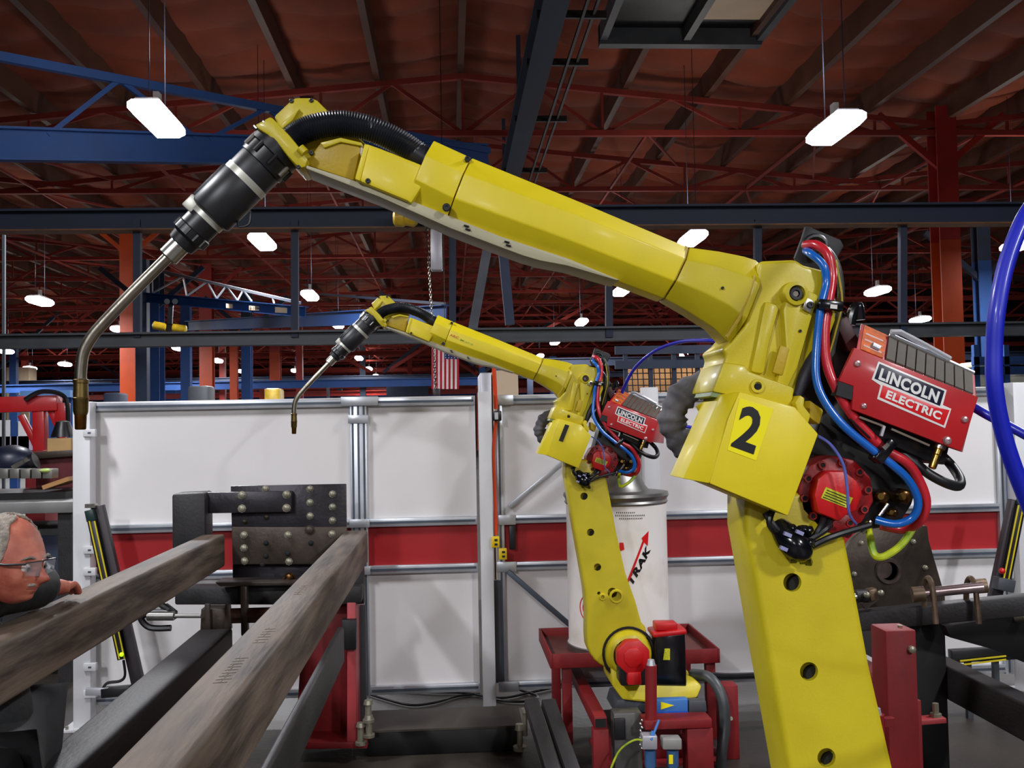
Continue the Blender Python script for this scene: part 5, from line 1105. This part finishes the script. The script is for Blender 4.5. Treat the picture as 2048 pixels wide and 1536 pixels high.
# ------------------------------------------------------------------ the man at the left
def skin_body(name, pts, edges, m, parent, root=0, sub=2):
    """pts: (position, radius x, radius y)"""
    o = org(parent); me = bpy.data.meshes.new(name); me.from_pydata([Vector(p[0])-o for p in pts], edges, [])
    ob = bpy.data.objects.new(name, me); C.objects.link(ob)
    sk = ob.modifiers.new('skin', 'SKIN')
    lay = me.skin_vertices[0].data
    for i, p in enumerate(pts): lay[i].radius = (p[1], p[2] if len(p) > 2 else p[1])
    lay[root].use_root = True
    sk.use_smooth_shade = True
    sb = ob.modifiers.new('sub', 'SUBSURF'); sb.levels = sub; sb.render_levels = sub
    bpy.context.view_layer.update()
    m2 = bpy.data.meshes.new_from_object(ob.evaluated_get(bpy.context.evaluated_depsgraph_get())); bpy.data.objects.remove(ob)
    m2.name = name; m2.materials.clear(); m2.materials.append(m); m2.polygons.foreach_set('use_smooth', [True]*len(m2.polygons))
    ob = bpy.data.objects.new(name, m2); C.objects.link(ob); ob.parent = parent; return ob
HC = at(20, 1118, 2.80)      # head centre
M_ = thing('person', 'balding man with grey hair, safety glasses and black jacket leaning on the left steel tube', 'person', (HC.x-.28, 3.0, 0))
# torso, legs and arms under the clothes: one continuous figure
pel = V(-1.375, 3.04, .88)
neck = HC+V(-.06, .05, -.10)
che = V(-1.46, 3.0, 1.20)
shr = V(HC.x-.22, 2.80, 1.26); shl = V(HC.x-.24, 3.2, 1.28)
tz_ = ZTU
elb = V(-1.335, 2.60, tz_+.08); wr = V(-1.222, 3.10, tz_+.052)
ell = V(-1.60, 3.34, 1.02); wrl = V(-1.62, 3.28, .80)
P = [(pel, .12, .1), (che, .13, .11), (V(che.x+.08, che.y-.02, 1.30), .12, .1), (neck, .062, .062), (HC+V(-.02, .01, -.03), .07, .07),
     (shr, .085, .085), (elb, .058, .058), (V(elb.x*.45+wr.x*.55, elb.y*.45+wr.y*.55, tz_+.07), .05, .046), (wr, .036, .03),
     (shl, .085, .085), (ell, .055, .055), (wrl, .035, .03),
     (pel+V(.02, -.1, -.08), .09, .09), (V(pel.x-.04, pel.y-.13, .48), .06, .075), (V(pel.x+.02, pel.y-.12, .1), .055, .055), (V(pel.x+.14, pel.y-.14, .05), .05, .04),
     (pel+V(-.02, .12, -.08), .105, .105), (V(pel.x-.02, pel.y+.16, .48), .075, .075), (V(pel.x-.10, pel.y+.16, .1), .055, .055), (V(pel.x+.02, pel.y+.16, .05), .05, .04)]
E = [(0,1),(1,2),(2,3),(3,4),(2,5),(5,6),(6,7),(7,8),(2,9),(9,10),(10,11),(0,12),(12,13),(13,14),(14,15),(0,16),(16,17),(17,18),(18,19)]
skin_body('body', P, E, SKIN, M_)
# jacket (a little larger than the body) with sleeves
J = [(V(pel.x+.0, pel.y, .72), .19, .17), (V(pel.x-.02, pel.y, .95), .175, .16), (che, .195, .155), (V(che.x+.07, che.y-.02, 1.285), .135, .12),
     (shr, .095, .1), (elb+V(0,0,.01), .092, .088), (V(elb.x*.45+wr.x*.55, elb.y*.45+wr.y*.55, tz_+.088), .085, .08), (wr+V(.0, .035, .012), .085, .075),
     (shl, .1, .1), (ell, .068, .068), (wrl+V(-.02,.01,.02), .048, .046), (neck+V(-.03, .02, -.03), .085, .085)]
skin_body('jacket', J, [(0,1),(1,2),(2,3),(3,4),(4,5),(5,6),(6,7),(3,8),(8,9),(9,10),(3,11)], JACKET, M_)
T = [(V(pel.x, pel.y, .84), .19, .16), (pel+V(.02, -.1, -.1), .14, .14), (V(pel.x-.04, pel.y-.13, .48), .115, .11), (V(pel.x+.02, pel.y-.12, .09), .095, .09),
     (pel+V(-.02, .12, -.1), .14, .14), (V(pel.x-.02, pel.y+.16, .48), .115, .11), (V(pel.x-.10, pel.y+.16, .09), .075, .075)]
skin_body('trousers', T, [(0,1),(1,2),(2,3),(0,4),(4,5),(5,6)], TROUSER, M_)
for a_ in ((pel.x+.02, pel.y-.12), (pel.x-.10, pel.y+.16)):
    MB().loft([[V(a_[0]+x*s_, a_[1]+y*s_*.9, z) for x, y in ((-.08,-.045),(-.02,-.05),(.1,-.05),(.18,-.03),(.2,0),(.18,.03),(.1,.05),(-.02,.05),(-.08,.045))] for s_, z in ((1,.0),(1,.03),(.9,.07),(.6,.1))]).build('boot', BLK, M_, bevel=.005)
# head: sculpted ellipsoid, facing +x and slightly down toward the tube
def gauss(v, c, s): return math.exp(-sum(((v[i]-c[i])/s[i])**2 for i in range(3)))
def head_pt(u, v):   # u: 0 top..pi bottom, v: 0 front
    x = math.sin(u)*math.cos(v); y = math.sin(u)*math.sin(v); z = math.cos(u)
    p = [x*.098, y*.077, z*.118]
    if z < 0: k = -z; p[0] *= 1-.16*k*(1 if x < 0 else -.1); p[1] *= 1-.22*k; p[0] += .014*k
    if z > 0: p[0] -= .010*z
    n = (x, y, z)
    p[0] += .034*gauss(n, (1, 0, -.26), (.35, .17, .15)) + .012*gauss(n, (1, 0, -.12), (.3, .12, .22))       # nose
    p[0] += .009*gauss(n, (.95, 0, .12), (.3, .55, .09))                                                       # brow
    p[0] -= .011*gauss(n, (.92, .36, -.03), (.3, .15, .09)) + .011*gauss(n, (.92, -.36, -.03), (.3, .15, .09)) # eye sockets
    p[0] += .010*gauss(n, (.9, 0, -.47), (.3, .25, .05)) + .009*gauss(n, (.86, 0, -.58), (.3, .22, .05))       # lips
    p[0] -= .006*gauss(n, (.88, 0, -.525), (.3, .25, .02))
    p[0] += .014*gauss(n, (.7, 0, -.80), (.3, .3, .12))                                                        # chin
    for s in (-1, 1): p[1] += s*.006*gauss(n, (.7, s*.6, -.3), (.3, .25, .15))                                 # cheeks
    return V(*p)
yaw = -.38; pit = .16
HR = Matrix.Rotation(yaw, 3, 'Z') @ Matrix.Rotation(pit, 3, 'Y')
def H(p): return HC + HR @ Vector(p)
m = MB(); nu, nv = 56, 64
rings = [[H(head_pt(PI*(i+.5)/nu, 2*PI*j/nv)) for j in range(nv)] for i in range(nu)]
m.loft(rings); HD = m.build('head', SKIN, M_, ang=180)
# hair cap round the sides and back, thin on top
m = MB(); rings = []
for i in range(0, 30):
    u = .18+(PI*.68-.18)*i/29; row = []
    for j in range(33):
        vmin = 1.25-.25*math.cos(2*(u-.9))-.9*max(0, (.6-u)/.42); v = vmin+(2*PI-2*vmin)*j/32
        p = head_pt(u, v); q = p*1.035+V(0, 0, .002)+p.normalized()*.004*math.sin(37*u+23*v)*.5; row.append(H(q))
    rings.append(row)
vs = [p for r_ in rings for p in r_]; n = 33
m.add(vs, [(i*n+j, i*n+j+1, (i+1)*n+j+1, (i+1)*n+j) for i in range(29) for j in range(32)])
hr = m.build('hair', HAIR, M_, ang=180); so = hr.modifiers.new('thick', 'SOLIDIFY'); so.thickness = .006; so.offset = -1
for s in (-1, 1):
    c = V(-.002, s*.077, -.008); ear = MB()
    prof = [(-.016,.0),(-.014,.024),(-.002,.034),(.012,.03),(.016,.012),(.010,-.012),(.004,-.03),(-.006,-.03),(-.012,-.016)]
    ear.loft([[H(c+V(x*k, s*h_, z*k)) for x, z in prof] for k, h_ in ((.7,-.004),(.95,.004),(1,.011),(.85,.015),(.5,.010))]); ear.build('ear', SKIN, HD, ang=180)
    e = H(V(.082, s*.030, -.004)); MB().ball(e, .0125, 10).build('eye', mat('eye_white', (220, 210, 204), .2, 0, 0), HD)
    MB().ball(H(V(.092, s*.030, -.006)), .0055, 8).build('iris', mat('iris_dark', (50, 40, 36), .2, 0, 0), HD)
    MB().tube([H(V(.097, s*.012, .020)), H(V(.097, s*.030, .027)), H(V(.086, s*.050, .020))], [.003, .004, .002], 6).build('eyebrow', HAIR, HD)
MB().tube([H(V(.088+.0, -.022, -.0605)), H(V(.0985, 0, -.0600)), H(V(.088, .022, -.0605))], [.0015, .0035, .0015], 6).build('mouth', mat('lip', (150, 74, 66), .5, 0, .1), HD)
MB().tube([H(V(.093, -.024, -.051)), H(V(.104, 0, -.047)), H(V(.093, .024, -.051))], [.003, .007, .003], 8).build('moustache', HAIR, HD)
gl = bpy.data.objects.new('safety_glasses', None); C.objects.link(gl); gl.location = H(V(.1, 0, 0)); 
tag(gl, 'clear safety glasses with dark temples on the man', 'glasses')
for s in (-1, 1):
    MB().prism([H(V(.112, s*.006, .016)), H(V(.104, s*.050, .014)), H(V(.104, s*.050, -.018)), H(V(.113, s*.012, -.024))], HR @ V(.0018, 0, 0)).build('lens', GLASS, gl)
    MB().tube([H(V(.104, s*.052, .012)), H(V(.06, s*.078, .006)), H(V(.0, s*.086, .004)), H(V(-.022, s*.084, -.012))], .0032, 6).build('temple', BLK, gl)
MB().tube([H(V(.104, .052, .015)), H(V(.112, .008, .017)), H(V(.112, -.008, .017)), H(V(.104, -.052, .015))], .0018, 6).build('brow_bar', BLK, gl)
# right hand resting on the tube: palm and five fingers, one skin
def hand(w0, dirx, nrm, side, name):
    d = Vector(dirx).normalized(); nn = Vector(nrm).normalized(); s_ = d.cross(nn).normalized()*side
    pts = [(w0, .036, .03), (w0+d*.045, .046, .030), (w0+d*.075, .042, .026)]; ed = [(0,1),(1,2)]
    for k, (off, ln) in enumerate(((-.030, .072), (-.010, .080), (.010, .076), (.029, .060))):
        b0 = w0+d*.082+s_*off; i = len(pts)
        pts += [(b0, .0125), (b0+d*ln*.45+nn*.008, .0115), (b0+d*ln*.78-nn*.008, .0105), (b0+d*ln*.95-nn*.026, .009)]
        ed += [(2, i), (i, i+1), (i+1, i+2), (i+2, i+3)]
    i = len(pts); b0 = w0+d*.03-s_*.03
    pts += [(b0, .012), (b0+d*.028-s_*.022-nn*.004, .0105), (b0+d*.055-s_*.03-nn*.010, .009)]; ed += [(1, i), (i, i+1), (i+1, i+2)]
    return skin_body(name, pts, ed, SKIN, M_, 1)
hand(wr+V(.004, -.015, .008), V(.24, 1, -.12), V(0, .1, 1), 1, 'hand')
hand(wrl, V(0, -.1, -1), V(1, 0, 0), -1, 'hand')
